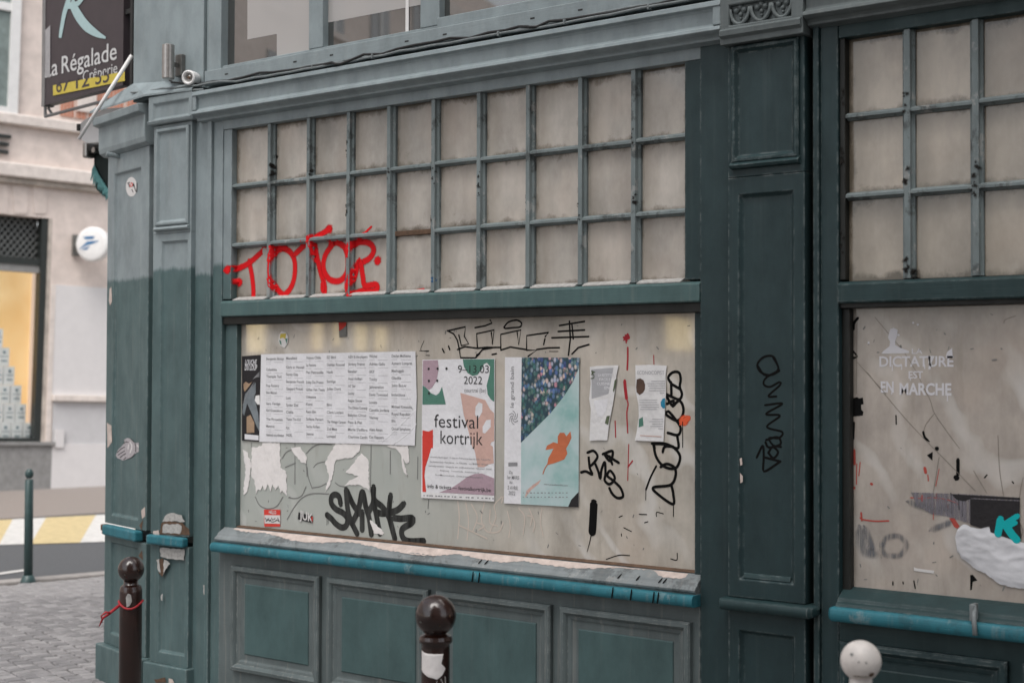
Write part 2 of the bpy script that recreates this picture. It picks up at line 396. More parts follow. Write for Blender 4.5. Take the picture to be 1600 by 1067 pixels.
def spray(name, c, soft=True, rough=.55, streak=False, amax=1.0, lo=.10, hi=.38):
    s = N(name); s.base(c); s.set(roughness=rough); s.p.inputs['Specular IOR Level'].default_value = .12
    if streak: s.base(s.mix(1.0, c, s.ramp(s.noise(60, 4, .6, (1,1,.12)), [(.35,.5),(.65,1.9)]), 'MULTIPLY'))
    if soft:
        SOFT.add(name)
        a = s.n('ShaderNodeAttribute'); a.attribute_name = 'soft'
        al = s.math('ADD', a.outputs['Fac'], s.math('MULTIPLY', s.math('SUBTRACT', s.noise(260, 3), .5), .45)); a_ = s.ramp(al, [(lo,0.0),(hi,amax)])
        if amax < 1: a_ = s.math('MULTIPLY', a_, s.ramp(s.noise(70, 4, .7, (1,1,.06)), [(.38,.15),(.62,1.0)]))
        s.l(a_, s.p.inputs['Alpha'])
    return s
spray('spray_red', (.66,.010,.014), lo=.04, hi=.46); spray('spray_white', (.62,.61,.64)); spray('marker_black', (.004,.004,.004), False, .7); spray('marker_wide', (.030,.031,.030), False, .4, True)
spray('marker_red', (.36,.03,.04), False); spray('marker_faint', (.19,.19,.185), False); spray('paint_orange_spot', (.75,.12,.05)); spray('splash_red', (.42,.075,.06), False); spray('grime_soft', (.016,.014,.012), lo=.05, hi=.75); spray('smear_film', (.24,.225,.255), amax=.8, lo=.05, hi=.7); spray('etch_pale', (.56,.49,.43), False); spray('spot_blue', (.03,.10,.22))
spray('crack_line', (.19,.165,.14), False, .4); spray('smear_grey', (.16,.165,.18), amax=.75, lo=.05, hi=.7); spray('marker_teal', (.01,.42,.44), False)

simple('iron_brown', (.034,.013,.009), .20, .65, 14, .45, spec=.8); simple('iron_white', (.80,.745,.70), .45, .3, 22, .35); simple('iron_green', (.045,.085,.085), .4, .25, 20, .15)
simple('steel_brushed', (.42,.40,.38), .35, .2, 50, .1, .9); simple('steel_dull', (.20,.20,.19), .5, .3, 30, 0, .6)
simple('black_rubber', (.012,.012,.012), .6, .2, 40); simple('cable_painted', (.20,.225,.23), .6, .35, 40); simple('plastic_white', (.80,.79,.78), .45, .12, 20)
simple('sign_purple', (.050,.038,.044), .45, .2, 14); simple('sign_frame', (.22,.215,.215), .5, .3, 18); simple('sign_pale_blue', (.38,.52,.53), .6, .12, 30); simple('sign_white', (.60,.60,.60), .6, .12, 30); simple('sign_yellow', (.58,.46,.07), .6, .15, 30)
simple('sign_ghost', (.36,.35,.36), .6, .2, 30)
simple('awning_green', (.010,.022,.020), .85, .4, 20); simple('fringe_teal', (.16,.40,.40), .85, .4, 60); simple('lamp_milk', (.82,.82,.82), .4, .08, 5)
simple('stone_pink', (.76,.655,.60), .85, .22, 6, .3); simple('stone_pale', (.78,.70,.65), .85, .25, 9, .3); simple('stone_dirty', (.60,.53,.47), .9, .45, 7, .3)
simple('render_white', (.69,.665,.665), .85, .06, 8, .1); simple('render_grey', (.58,.57,.58), .85, .1, 8, .1); simple('granite', (.30,.295,.29), .7, .3, 12, .1)
simple('frame_white', (.76,.75,.74), .5, .1, 10); simple('frame_dark', (.025,.030,.028), .5, .3, 20); simple('net_curtain', (.23,.28,.27), .8, .4, 9); simple('lattice_iron', (.16,.165,.16), .5, .3, 30)
simple('asphalt', (.095,.10,.107), .85, .25, 45, .3); simple('asphalt_far', (.27,.235,.215), .9, .25, 30, .3); simple('road_white', (.66,.65,.63), .7, .3, 12, .1); simple('road_yellow', (.62,.50,.27), .7, .3, 12, .1)
simple('kerb_stone', (.36,.335,.32), .8, .25, 14, .2); simple('cobble_a', (.275,.265,.268), .75, .35, 12, .4); simple('cobble_b', (.33,.318,.32), .75, .35, 12, .4); simple('cobble_c', (.235,.228,.232), .75, .35, 12, .4)
simple('mortar', (.20,.19,.185), .95, .3, 30, .3); simple('ground_paving', (.21,.20,.195), .9, .3, 8, .3); simple('red_ribbon', (.45,.02,.03), .6, .3, 40)
simple('box_card', (.86,.88,.86), .7, .1, 20); simple('box_print', (.10,.20,.24), .7, .1, 20); simple('logo_blue', (.01,.14,.34), .5, .1, 20); simple('plaster_opposite', (.50,.42,.37), .9, .25, 4, .2)
simple('plastic_sheet', (.70,.70,.73), .35, .22, 11, .45); simple('strip_grey', (.30,.275,.285), .7, .5, 30, .1); simple('sticker_white', (.66,.64,.63), .6, .08, 40); simple('sticker_skin', (.45,.42,.44), .6, .3, 60)
s = N('brick_panel'); tb = s.n('ShaderNodeTexBrick'); tb.inputs['Scale'].default_value = 5; tb.inputs['Color1'].default_value = (.50,.20,.12,1); tb.inputs['Color2'].default_value = (.42,.17,.11,1); tb.inputs['Mortar'].default_value = (.6,.5,.44,1)
s.l(s.P(), tb.inputs['Vector']); s.base(tb.outputs['Color']); s.set(roughness=.9)
def emit(name, c, e):
    s = N(name); s.base(c); s.p.inputs['Emission Color'].default_value = (*c, 1); s.p.inputs['Emission Strength'].default_value = e; s.set(roughness=.8); return s
s = emit('interior_glow_yellow', (.74,.50,.22), .40); s.l(s.ramp(s.noise(1.3, 3), [(.35,(.62,.40,.17)),(.65,(.80,.60,.33))]), s.p.inputs['Emission Color'])  # shop walls glow by themselves, standing in for the lit interior
emit('interior_glow_cream', (.70,.56,.45), .32); emit('shop_light', (1.0,.78,.42), 3.2)

# ------------------------------------------------------------------ the ground
def plane(name, pts, z, mat, parent=None):
    return MB().add([(p[0], p[1], z) for p in pts], [tuple(range(len(pts)))]).build(name, mat, parent)
tag(plane('ground', [(-220,-220),(220,-220),(220,220),(-220,220)], -0.012, 'ground_paving'), kind='structure')
# far street in front of the post building: direction along its facade
BDIR = np.array([.27, .963, 0.0]); BDIR /= np.linalg.norm(BDIR); BN = np.array([BDIR[1], -BDIR[0], 0.0])   # outward normal (towards us)
B0 = gnd(0, 767)
def along(P, a, n=0.0): return P + BDIR*a + BN*n
def strip(name, n0, n1, z, mat, a0=-40, a1=60):
    return plane(name, [along(B0,a0,n0), along(B0,a1,n0), along(B0,a1,n1), along(B0,a0,n1)][::-1], z, mat)
nk = float(np.dot(gnd(80, 806)-B0, BN)); nr = float(np.dot(gnd(80, 848)-B0, BN)); ne = float(np.dot(gnd(80, 903)-B0, BN))
tag(strip('road', nk, ne, -0.006, 'asphalt'), kind='structure')
fp = MB().add([tuple(along(B0,a,n))[:2]+(z,) for z in (-.01,.004) for a, n in ((-40,-.2),(60,-.2),(60,nk),(-40,nk))], [(0,1,2,3),(7,6,5,4),(0,4,5,1),(1,5,6,2),(2,6,7,3),(3,7,4,0)]).build('far_pavement', 'asphalt_far', recalc=True)
tag(fp, kind='structure')
kb = MB().add([tuple(along(B0,a,n))[:2]+(z,) for z in (-.02,.02) for a, n in ((-40,ne-.02),(60,ne-.02),(60,ne+.14),(-40,ne+.14))], [(0,1,2,3),(7,6,5,4),(0,4,5,1),(1,5,6,2),(2,6,7,3),(3,7,4,0)]).build('kerb', 'kerb_stone', recalc=True, bevel=.01)
tag(kb, kind='structure')
# white and yellow painted blocks along the far side of the road
edges = [(-70,-95),(20,-2),(72,48),(150,125),(225,200),(300,275),(380,350)]
for i in range(len(edges)-1):
    c0, c1 = edges[i], edges[i+1]
    q = [gnd(c0[0],812-.05*c0[0]), gnd(c1[0],812-.05*c1[0]), gnd(c1[1],851-.03*c1[1]), gnd(c0[1],851-.03*c0[1])]
    tag(plane('road_marking', [tuple(p)[:2] for p in q][::-1], 0.0008, 'road_yellow' if i % 2 == 0 and i < 3 else ('road_white' if i % 2 else 'road_yellow')), kind='structure')
tag(plane('road_marking', [tuple(gnd(*p))[:2] for p in ((-60,902),(38,889),(38,892),(-60,906))][::-1], 0.0008, 'road_white'), kind='structure')

# paving setts on our side, laid in arcs; the near ones one by one
pav = tag(plane('pavement', [(-11.5,2.2),(-11.5,-6.6),(9,-6.6),(9,2.2)][::-1] if False else [(-10.6,-6.6),(9,-6.6),(9,.5),(-6.4,.5),(-6.0,8),(-9.0,4.5)], -0.004, 'mortar'), kind='structure')
def sett_mesh(k):
    rnd = random.Random(k); w, d, h = .044, .038, .014
    b = MB(); top = [(-w+.007+rnd.uniform(-.003,.003), -d+.006, h+rnd.uniform(-.003,.003)), (w-.007, -d+.006+rnd.uniform(-.003,.003), h), (w-.007+rnd.uniform(-.004,.003), d-.006, h+rnd.uniform(-.003,.003)), (-w+.007, d-.006, h)]
    mid = [(-w,-d,h-.006),(w,-d,h-.006),(w,d,h-.006),(-w,d,h-.006)]; bot = [(p[0],p[1],-.01) for p in mid]
    b.add(bot+mid+top, [(0,1,5,4),(1,2,6,5),(2,3,7,6),(3,0,4,7),(4,5,9,8),(5,6,10,9),(6,7,11,10),(7,4,8,11),(8,9,10,11)])
    me = bpy.data.meshes.new('sett'); me.from_pydata(b.v, [], b.f); me.materials.append(M[('cobble_a','cobble_b','cobble_c')[k % 3]]); return me, b
SM = [sett_mesh(k) for k in range(6)]
spots = []
ROW = np.array([BDIR[1], -BDIR[0]])      # rows run across the street direction, arcs of 1.6 m
for r_ in range(-13, 58):
    for c_ in range(-25, 33):
        a = c_*.0905; arc = .16*math.cos(((a/1.5) % 1-.5)*math.pi)
        p = np.array([-8.2, 1.0]) + np.array([BDIR[0],BDIR[1]])*(a) + ROW*(-r_*.0795+1.6+arc)
        p = p + np.array([random.uniform(-.006,.006), random.uniform(-.006,.006)])
        d = np.array([p[0],p[1],0])-CAM; dz = d@FWD; px, py = 800+FPX*(d@RIGHT)/dz, 533.5-FPX*(d@UP)/dz
        side = float(np.dot(np.array([p[0],p[1],0])-B0, BN))
        if side > ne+.22 and -40 < px < 190 and 895 < py < 1110: spots.append((-py, p[0], p[1], -0.5*math.sin(((a/1.5) % 1-.5)*math.pi)*.35))
spots.sort(key=lambda q: (0 if -8 < 800+FPX*((np.array([q[1],q[2],0])-CAM)@RIGHT)/((np.array([q[1],q[2],0])-CAM)@FWD) < 172 and q[0] > -1075 else 1, q[0]))
ang0 = math.atan2(BDIR[1], BDIR[0])
rest = MB()
for i, (k, x, y, da) in enumerate(spots):
    me, b = SM[random.randrange(6)]
    if i < 300:
        o = bpy.data.objects.new('sett', me); col.objects.link(o); o.parent = pav; o.location = (x, y, -.004); o.rotation_euler = (random.uniform(-.02,.02), random.uniform(-.02,.02), ang0+da+random.uniform(-.05,.05))
    else:
        ca, sa = math.cos(ang0+da), math.sin(ang0+da); rest.add([(x+ca*v[0]-sa*v[1], y+sa*v[0]+ca*v[1], v[2]-.004) for v in b.v], b.f)
if rest.v: tag(rest.build('paving_setts', 'cobble_b', pav), kind='stuff')

# ------------------------------------------------------------------ the corner shop: carcass
shop = tag(empty('corner_shop', (-4.0, .05, 0)), 'corner shop with a peeling blue-green timber front and papered-over windows', 'building')
def B(name, mat, *bx, bevel=.003, parent=None):
    mb = MB()
    for b in bx: mb.box(*b)
    return mb.build(name, mat, parent or shop, bevel=bevel)
B('wall', 'paint_old', (-6.02,4.2,.12,6.0,0,3.10), (-6.00,4.2,.14,6.0,3.101,7.5), bevel=0)

def ring(mb, x0, x1, z0, z1, prof, cap=True):
    mb.loft([(x0+i, x1-i, z0+i, z1-i, y) for i, y in prof], cap)
# stall riser with fielded panels
def riser(x0, x1, panels, mb_, mring, mfield):
    rs = B('stall_riser', mb_, (x0,x1,0.0,.09,0,.80))
    for (a, b) in panels:
        p = MB(); ring(p, a, b, .229, .725, [(0,.002),(0,-.020),(.006,-.026),(.020,-.028),(.028,-.021),(.034,-.012),(.046,-.009),(.054,-.004),(.060,-.003)], True)
        po = p.build('panel', mring, rs)
        f = MB(); ring(f, a+.081, b-.079, .312, .643, [(0,-.002),(.0,-.006),(.004,-.0085)], True); f.build('panel_field', mfield, po)
    return rs
riser(-5.2785, -2.6335, [(-5.172,-4.587),(-4.537,-3.94),(-3.894,-3.301),(-3.255,-2.665)], 'paint_riser', 'paint_riser', 'paint_field')
riser(-2.0825, 2.2, [(-2.074,-1.498),(-1.45,-.874),(-.826,-.25)], 'paint_dark_h', 'paint_dark', 'paint_dark_field')

SILLP = [(.08,.80),(-.022,.80),(-.024,.834),(-.033,.838),(-.036,.847),(-.028,.856),(-.018,.862),(-.012,.872),(.03,.897),(.058,.905),(.08,.905)]
def rail(name, x0, x1, mat, r=.021, yc=-.030, z0=.786, z1=.830, rounded=False, parent=None, tf=None):
    zc, hz, n = (z0+z1)/2, (z1-z0)/2, 10
    secs = [(x0,1),(x1,1)] if not rounded else [(x0,.45),(x0+.006,.8),(x0+.018,1),(x1-.018,1),(x1-.006,.8),(x1,.45)]
    b = MB(tf); k = 0; vs = []; fs = []
    prof = [(.06,-1),(.06,1)]+[(yc-.012-.022*math.sin(t)**.6 if 0 < t < math.pi else yc-.012, math.cos(t)) for t in [math.pi*i/n for i in range(n+1)]]
    K = len(prof)
    for (x, s_) in secs: vs += [(x, (p[0] if p[0] > 0 else p[0]*s_), zc+p[1]*hz*s_) for p in prof]
    for j in range(len(secs)-1):
        for i in range(K): a = j*K+i; q = j*K+(i+1) % K; fs.append((a, q, q+K, a+K))
    fs.append(tuple(range(K-1,-1,-1))); fs.append(tuple((len(secs)-1)*K+i for i in range(K)))
    b.add(vs, fs); o = b.build(name, mat, parent or shop, recalc=True); return o
rail('sill_rail', -5.275, -2.632, 'paint_turquoise')
rail('sill_rail', -2.105, 2.2, 'paint_turquoise', z0=.796, z1=.846, rounded=True)

# display windows: pane, beads, sill
def display(x0, x1, xj0, xj1, pane, msill, mj):
    w = MB().box(x0, x1, .060, .066, .885, 1.90).build('display_window', pane, shop)
    B('bead', 'recess_shade_black', (xj0,x1+.03 if xj1 is None else xj1,.012,.06,1.876,1.914), parent=w)  # near-black top bead stands in for the shadow gap below the transom
    B('bead', mj, (xj0,x0+.006,.030,.075,.88,1.876), parent=w)
    if xj1: B('bead', 'paint_dark', (x1-.014,xj1,.030,.075,.88,1.876), parent=w)
    MB().prof_x(SILLP, xj0+.002, (xj1 or x1)-.002).build('sill', msill, w, recalc=True, bevel=.002)
    return w
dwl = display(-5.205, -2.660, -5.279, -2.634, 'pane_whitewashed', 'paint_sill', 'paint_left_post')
dwr = display(-2.060, 2.0, -2.084, None, 'pane_whitewashed_right', 'paint_dark_h', 'recess_shade_black')

# stiles and rails of the frame
B('stile', 'paint_left_post', (-5.47,-5.372,-.002,.12,0,2.90)); B('stile', 'paint_left_post', (-5.372,-5.345,-.012,.12,0,2.90)); B('stile', 'paint_left_post', (-5.345,-5.279,.004,.12,0,2.90))
B('stile', 'paint_dark', (-2.633,-2.498,0,.12,0,2.90)); 
B('stile', 'paint_dark', (-2.150,-2.083,0,.12,.0,2.90)); B('stile', 'paint_dark', (-2.172,-2.150,-.014,.12,0,2.90)); B('stile', 'recess_shade_black', (-2.197,-2.172,.03,.12,0,2.90))  # last strip is the groove beside the pilaster, its shade put in as black
def transom(x0, x1, mat, z0, z1):
    return MB().prof_x([(.10,z0),(-.002,z0),(-.006,z0+.006),(-.006,z1),(.012,z1+.010),(.10,z1+.016)], x0, x1).build('transom', mat, shop, recalc=True, bevel=.002)
transom(-5.279, -2.633, 'paint_new_h', 1.913, 1.981); transom(-2.083, 2.2, 'paint_dark_h', 1.893, 1.958)
B('window_head', 'paint_old_h', (-5.279,-2.633,.004,.10,2.822,2.90)); B('window_head', 'paint_dark_h', (-2.083,2.2,.004,.10,2.822,2.90))
B('window_stile', 'paint_left_post', (-5.279,-5.222,.010,.10,1.998,2.822)); B('window_stile', 'paint_dark', (-2.704,-2.633,.008,.10,1.998,2.822))
B('window_stile', 'recess_shade_black', (-2.083,-2.062,.012,.10,1.975,2.822))

# small-paned lights above the transoms
def small_lights(x0, x1, vb, rows, z0, z1, mbar, mp, w=.040, missing=None, light=None):
    g = empty('transom_light', (0,0,0), shop)
    g.location = (0,0,0)
    yb, yf, h = .050, .012, .015
    vs = [x0]+list(vb)+[x1]
    for x in vb:
        j = random.uniform(-.003,.003)
        MB().prof_z([(x-w/2,yb),(x-w/2,.034),(x-w*.30,.028),(x-w*.24+j,yf),(x+w*.24+j,yf),(x+w*.30,.028),(x+w/2,.034),(x+w/2,yb)], z0, z1).build('glazing_bar', mbar, g, recalc=True, bevel=.002)
    zr = [z0]+list(rows)+[z1]
    for r_, z in enumerate(rows):
        for c_ in range(len(vs)-1):
            a, b = vs[c_]+(w*.20 if c_ else 0), vs[c_+1]-(w*.20 if c_+1 < len(vs)-1 else 0)
            dz = random.uniform(-.003,.003); z_ = z+dz
            if missing == (r_, c_):
                MB().box(a, b, .034, .050, z_-.012, z_+.010).build('glazing_bar', 'bare_wood_brown', g, bevel=.002); continue
            MB().prof_x([(yb,z_-h),(.034,z_-h),(.024,z_-h*.55),(yf+.002,z_-h*.5),(yf+.002,z_+h*.25),(.030,z_+h*.75),(yb,z_+h)], a, b).build('glazing_bar', mbar, g, recalc=True, bevel=.0015)
    for r_ in range(len(zr)-1):
        for c_ in range(len(vs)-1):
            t = random.uniform(-.003,.003)
            MB().add([(vs[c_],.046+t,zr[r_]),(vs[c_+1],.046-t,zr[r_]),(vs[c_+1],.046-t,zr[r_+1]),(vs[c_],.046+t,zr[r_+1]),(vs[c_],.052+t,zr[r_]),(vs[c_+1],.052-t,zr[r_]),(vs[c_+1],.052-t,zr[r_+1]),(vs[c_],.052+t,zr[r_+1])],
               [(0,1,2,3),(7,6,5,4),(0,4,5,1),(1,5,6,2),(2,6,7,3),(3,7,4,0)]).build('pane', mp, g)
    return g
VB = [-4.965,-4.706,-4.454,-4.204,-3.951,-3.700,-3.444,-3.187,-2.934]
tll = small_lights(-5.222, -2.704, VB, [2.258,2.543], 1.996, 2.822, 'paint_old_bar', 'pane_papered', missing=(0,4))
VR = [-1.840,-1.607,-1.372,-1.137,-.90,-.66,-.42,-.18,.06,.30,.54,.78,1.02]
tlr = small_lights(-2.062, 1.26, VR, [2.268,2.550], 1.972, 2.822, 'paint_old_bar', 'pane_papered_right', w=.044)
# putty along the bottom of the panes
def jag_strip(name, mat, x0, x1, zt, zb_f, Yf, parent, n=120, seed=1):
    b = MB(); rnd = random.Random(seed); vs = []; fs = []
    for i in range(n+1):
        x = x0+(x1-x0)*i/n; z = zb_f(x)+rnd.uniform(-.0035,.0035); vs += [(x, Yf(x,zt)-.0008, zt), (x, Yf(x,min(z,zt))-.0008, min(z,zt-.0004))]
    for i in range(n): a = 2*i; fs.append((a, a+1, a+3, a+2))
    b.add(vs, fs); return b.build(name, mat, parent)
def puttyY(x, z): return .012+(z-1.991)*.0-.004
for i in range(10):
    a, b_ = ([-5.222]+VB)[i]+.018, (VB+[-2.704])[i]-.018
    MB().prof_x([(.047,1.992),(.020,1.990),(.006,1.9895),(.006,1.994),(.030,2.004),(.047,2.009)], a, b_).build('putty_fillet', 'putty_white', tll, recalc=True)

# peeled paint on the sill under the big window
def sillY(x, z): return -.012+(z-.872)*(.042/.025) if z >= .872 else -.020+(z-.862)*(.8)
pl = [(-5.2,.891),(-5.06,.885),(-4.98,.890),(-4.86,.880),(-4.80,.874),(-4.68,.871),(-4.58,.874),(-4.50,.883),(-4.40,.888),(-4.28,.880),(-4.17,.873),(-4.02,.866),(-3.90,.872),(-3.80,.885),(-3.70,.878),(-3.55,.872),(-3.46,.884),(-3.36,.880),(-3.22,.877),(-3.10,.884),(-2.98,.894),(-2.86,.896),(-2.80,.880),(-2.72,.878),(-2.69,.890)]
def zpeel(x):
    for (a, b_) in zip(pl, pl[1:]):
        if a[0] <= x <= b_[0]: return a[1]+(b_[1]-a[1])*(x-a[0])/(b_[0]-a[0])
    return .89
vsb = MB(); rnd = random.Random(3); n = 220; vv = []; ff = []
for i in range(n+1):
    x = -5.2+2.5*i/n; zb_ = zpeel(x)+rnd.uniform(-.0022,.0022)
    for t in (0, .5, 1):
        z = .8965*(1-t)+zb_*t; vv.append((x, sillY(x, z)-.0012, z+.0008))
for i in range(n):
    for t in (0, 1): a = 3*i+t; ff.append((a, a+1, a+4, a+3))
vsb.add(vv, ff).build('peeled_paint', 'bare_wood', dwl)

MB().prof_x([(.062,.8985),(.040,.8975),(.034,.9015),(.046,.9070),(.062,.9085)], -5.2, -2.676, n=1).build('pane_bead', 'bare_wood_brown', dwl, recalc=True)
# cornice
def CORN(d=0): return [(.14,3.040),(-.030,3.022),(-.066,3.012),(-.070,2.992),(-.056,2.985),(-.050,2.976),(-.047,2.930),(-.058,2.920),(-.070,2.915),(-.074,2.902),(-.060,2.894),(-.046,2.889),(-.036,2.882),(-.034,2.874),(.002,2.866),(.10,2.866)]
c1 = MB().prof_x(CORN(), -5.425, -2.512).build('cornice', 'paint_old_h', shop, recalc=True, bevel=.002)
MB().box(-2.545,-2.5125,-.0655,.02,2.921,2.990).build('cornice_stop', 'paint_old_h', c1, bevel=.003); MB().box(-5.4245,-5.40,-.0655,.02,2.921,2.990).build('cornice_stop', 'paint_old_h', c1, bevel=.003)
c2 = MB().prof_x(CORN(), -2.183, 2.2).build('cornice', 'paint_carved', shop, recalc=True, bevel=.002)
B('cornice_board', 'paint_carved', (-2.183,2.2,-.060,.02,3.0405,3.11))

# pilasters
def recessed(mb, x0, x1, z0, z1, Y, rx0, rx1, rz0, rz1, d=.014, sl=.012):
    mb.loft([(x0,x1,z0,z1,.12),(x0,x1,z0,z1,Y),(rx0,rx1,rz0,rz1,Y),(rx0+.003,rx1-.003,rz0+.003,rz1-.003,Y+d*.4),(rx0+sl,rx1-sl,rz0+sl,rz1-sl,Y+d)])
def ringcap(mb, x0, x1, z0, z1, Y):
    ring(mb, x0, x1, z0, z1, [(0,Y+.002),(0,Y-.012),(.006,Y-.017),(.014,Y-.017),(.020,Y-.010),(.026,Y-.003),(.030,Y-.002)])
# middle pilaster
pm = MB(); recessed(pm, -2.500,-2.196,.84,2.36,-.030,-2.456,-2.240,.905,2.297); pm = pm.build('pilaster', 'paint_dark', shop, bevel=.003)
u = MB().box(-2.500,-2.196,-.030,.12,2.3605,2.90).build('upper_block', 'paint_dark', pm, bevel=.003)
u = MB(); ringcap(u, -2.480,-2.214,2.412,2.838,-.030); u.build('panel_moulding', 'paint_dark', pm)
MB().prof_x([(-.028,2.388),(-.050,2.392),(-.056,2.402),(-.046,2.411),(-.030,2.420)], -2.484,-2.211).build('panel_ledge', 'paint_dark_h', pm, recalc=True, bevel=.002)
l = MB(); recessed(l, -2.500,-2.196,0,.798,-.028,-2.456,-2.240,.10,.722,.016); l.build('lower_block', 'paint_dark', pm, bevel=.003)
rail('pilaster_ledge', -2.528, -2.150, 'paint_dark_h', yc=-.045, z0=.796, z1=.838, rounded=True, parent=pm)
MB().prof_x([(-.014,.908),(-.026,.912),(-.022,.924),(-.014,.930)], -2.440,-2.256).build('curled_paint', 'paint_dark_h', pm, recalc=True)
# carved capital
cp = MB(); recessed(cp, -2.512,-2.184,2.842,3.06,-.068,-2.478,-2.228,2.908,2.985,.020,.004); cp = cp.build('capital', 'paint_carved', pm, bevel=.003)
MB().prof_x([(-.04,2.842),(-.068,2.862),(-.082,2.872),(-.084,2.890),(-.074,2.898),(-.060,2.90),(-.05,2.85)], -2.508,-2.188).build('capital_moulding', 'paint_carved', cp, recalc=True, bevel=.002)
for k in range(3):
    cx = -2.437+k*.084; cz = 2.944
    a = MB(); a.tube([(cx-.040+.0*q, -.056, 0) for q in ()] or [(cx+.039*math.cos(t), -.056, cz+.026+.058*math.sin(t)*(1.0)) for t in [math.pi+math.pi*i/12 for i in range(13)]], .0075, 6); a.build('carved_arch', 'paint_carved', cp, smooth=True)
    t_ = MB()
    for (dx, dz, r) in ((-.016,.020,.0125),(.016,.020,.0125),(0,.030,.011),(0,.004,.009),(0,-.010,.006)):
        vs = []; fs = []; nn = 10
        for j in range(5):
            ph = math.pi/2*j/4
            for i in range(nn): th = 2*math.pi*i/nn; vs.append((cx+dx+r*math.cos(ph)*math.cos(th), -.049-r*.9*math.sin(ph), cz+dz+r*math.cos(ph)*math.sin(th)))
        for j in range(4):
            for i in range(nn): fs.append((j*nn+i, j*nn+(i+1) % nn, (j+1)*nn+(i+1) % nn, (j+1)*nn+i))
        t_.add(vs, fs)
    t_.build('carved_trefoil', 'paint_carved', cp, smooth=True, recalc=True)
# left pilaster
p2 = MB(); recessed(p2, -5.757,-5.468,.84,2.335,-.030,-5.690,-5.492,.845,2.297,.012); p2 = p2.build('pilaster', 'paint_left_post', shop, bevel=.003)
MB().box(-5.757,-5.468,-.030,.12,2.3355,2.882).build('upper_block', 'paint_left_post', p2, bevel=.003)
u = MB(); ringcap(u, -5.728,-5.478,2.375,2.862,-.030); u.build('panel_moulding', 'paint_left_post', p2)
MB().prof_x([(-.028,2.347),(-.048,2.350),(-.054,2.358),(-.046,2.368),(-.030,2.374)], -5.732,-5.474).build('panel_ledge', 'paint_old_h', p2, recalc=True, bevel=.002)
l = MB(); recessed(l, -5.757,-5.468,.20,.788,-.030,-5.690,-5.492,.255,.784,.012); l.build('lower_block', 'paint_left_post', p2, bevel=.003)
MB().box(-5.785,-5.455,-.05,.12,0,.199).build('plinth', 'paint_left_post', p2, bevel=.006)
MB().box(-5.752,-5.474,-.066,-.024,.789,.836).build('pilaster_ledge', 'paint_turquoise', p2, bevel=.010)
cp = MB(); recessed(cp, -5.775,-5.442,2.884,3.028,-.052,-5.740,-5.468,2.905,2.990,.012,.012); cp = cp.build('capital', 'paint_old', p2, bevel=.004)
MB().prof_x([(-.03,2.884),(-.056,2.888),(-.062,2.900),(-.052,2.906)], -5.772,-5.445).build('capital_moulding', 'paint_old_h', cp, recalc=True)
MB().box(-5.7415,-5.4665,-.060,-.0525,2.895,2.9045).build('capital_moulding', 'paint_old_h', cp)
# corner pilaster, turned towards the side street
CA, CB = np.array([-5.838,.006]), np.array([-6.345,.135]); CL = float(np.linalg.norm(CB-CA)); cu = (CA-CB)/CL; cn = np.array([-cu[1], cu[0]])
def ctf(p):
    q = CB+cu*p[0]+cn*p[1]; return (float(q[0]), float(q[1]), p[2])
cpil = MB(ctf); cpil.loft([(0,CL,.84,2.80,.30),(0,CL,.84,2.80,0),(.085,CL-.10,.885,2.70,0),(.094,CL-.109,.894,2.691,.012),(.100,CL-.115,.90,2.685,.014)]); cpil = cpil.build('corner_pilaster', 'paint_left_post', shop, bevel=.004)
b = MB(ctf); b.loft([(0,CL,.20,.776,.30),(0,CL,.20,.776,0),(.085,CL-.10,.26,.745,0),(.094,CL-.109,.269,.736,.012)]); b.build('lower_block', 'paint_left_post', cpil, bevel=.004)
MB(ctf).box(-.03,CL+.02,-.035,.30,0,.199).build('plinth', 'paint_left_post', cpil, bevel=.008)
MB(ctf).box(.055,CL-.05,-.040,.010,.782,.836).build('pilaster_ledge', 'paint_turquoise', cpil, bevel=.010)
b = MB(ctf); b.box(.012,.046,-.030,.010,.800,.834); b.build('broken_end', 'bare_wood_brown', cpil, bevel=.006); b = MB(ctf); b.box(.020,.050,-.026,.010,.783,.797); b.build('broken_end', 'bare_wood_brown', cpil, bevel=.004)
b = MB(ctf); b.prof_x([(.30,2.80),(-.004,2.80),(-.030,2.815),(-.036,2.84),(-.036,2.955),(-.070,2.965),(-.074,3.005),(.30,3.040)], -.045, CL+.02); b.build('capital', 'paint_old', cpil, recalc=True, bevel=.004)
B('joint_backing', 'recess_shade_black', (-5.90,-5.70,.121,.135,0,2.9), bevel=0)  # black strip paints in the shade of the gap between the pilasters
B('side_return', 'paint_left_post', (-6.30,-6.02,.30,5.0,0,3.03))
# lead flashing above the corner
fl = MB(); fl.add([tuple(p) for p in ((-6.00,.03,3.14),(-5.46,.015,3.095),(-5.44,-.055,3.034),(-5.80,-.06,3.045),(-6.42,.07,3.045),(-6.20,.16,3.10),(-5.44,-.055,3.024),(-5.80,-.06,3.035),(-6.42,.07,3.033))], [(0,1,2,3),(0,3,4,5),(3,2,6,7),(4,3,7,8)])
fl.build('flashing', 'paint_old_h', shop)

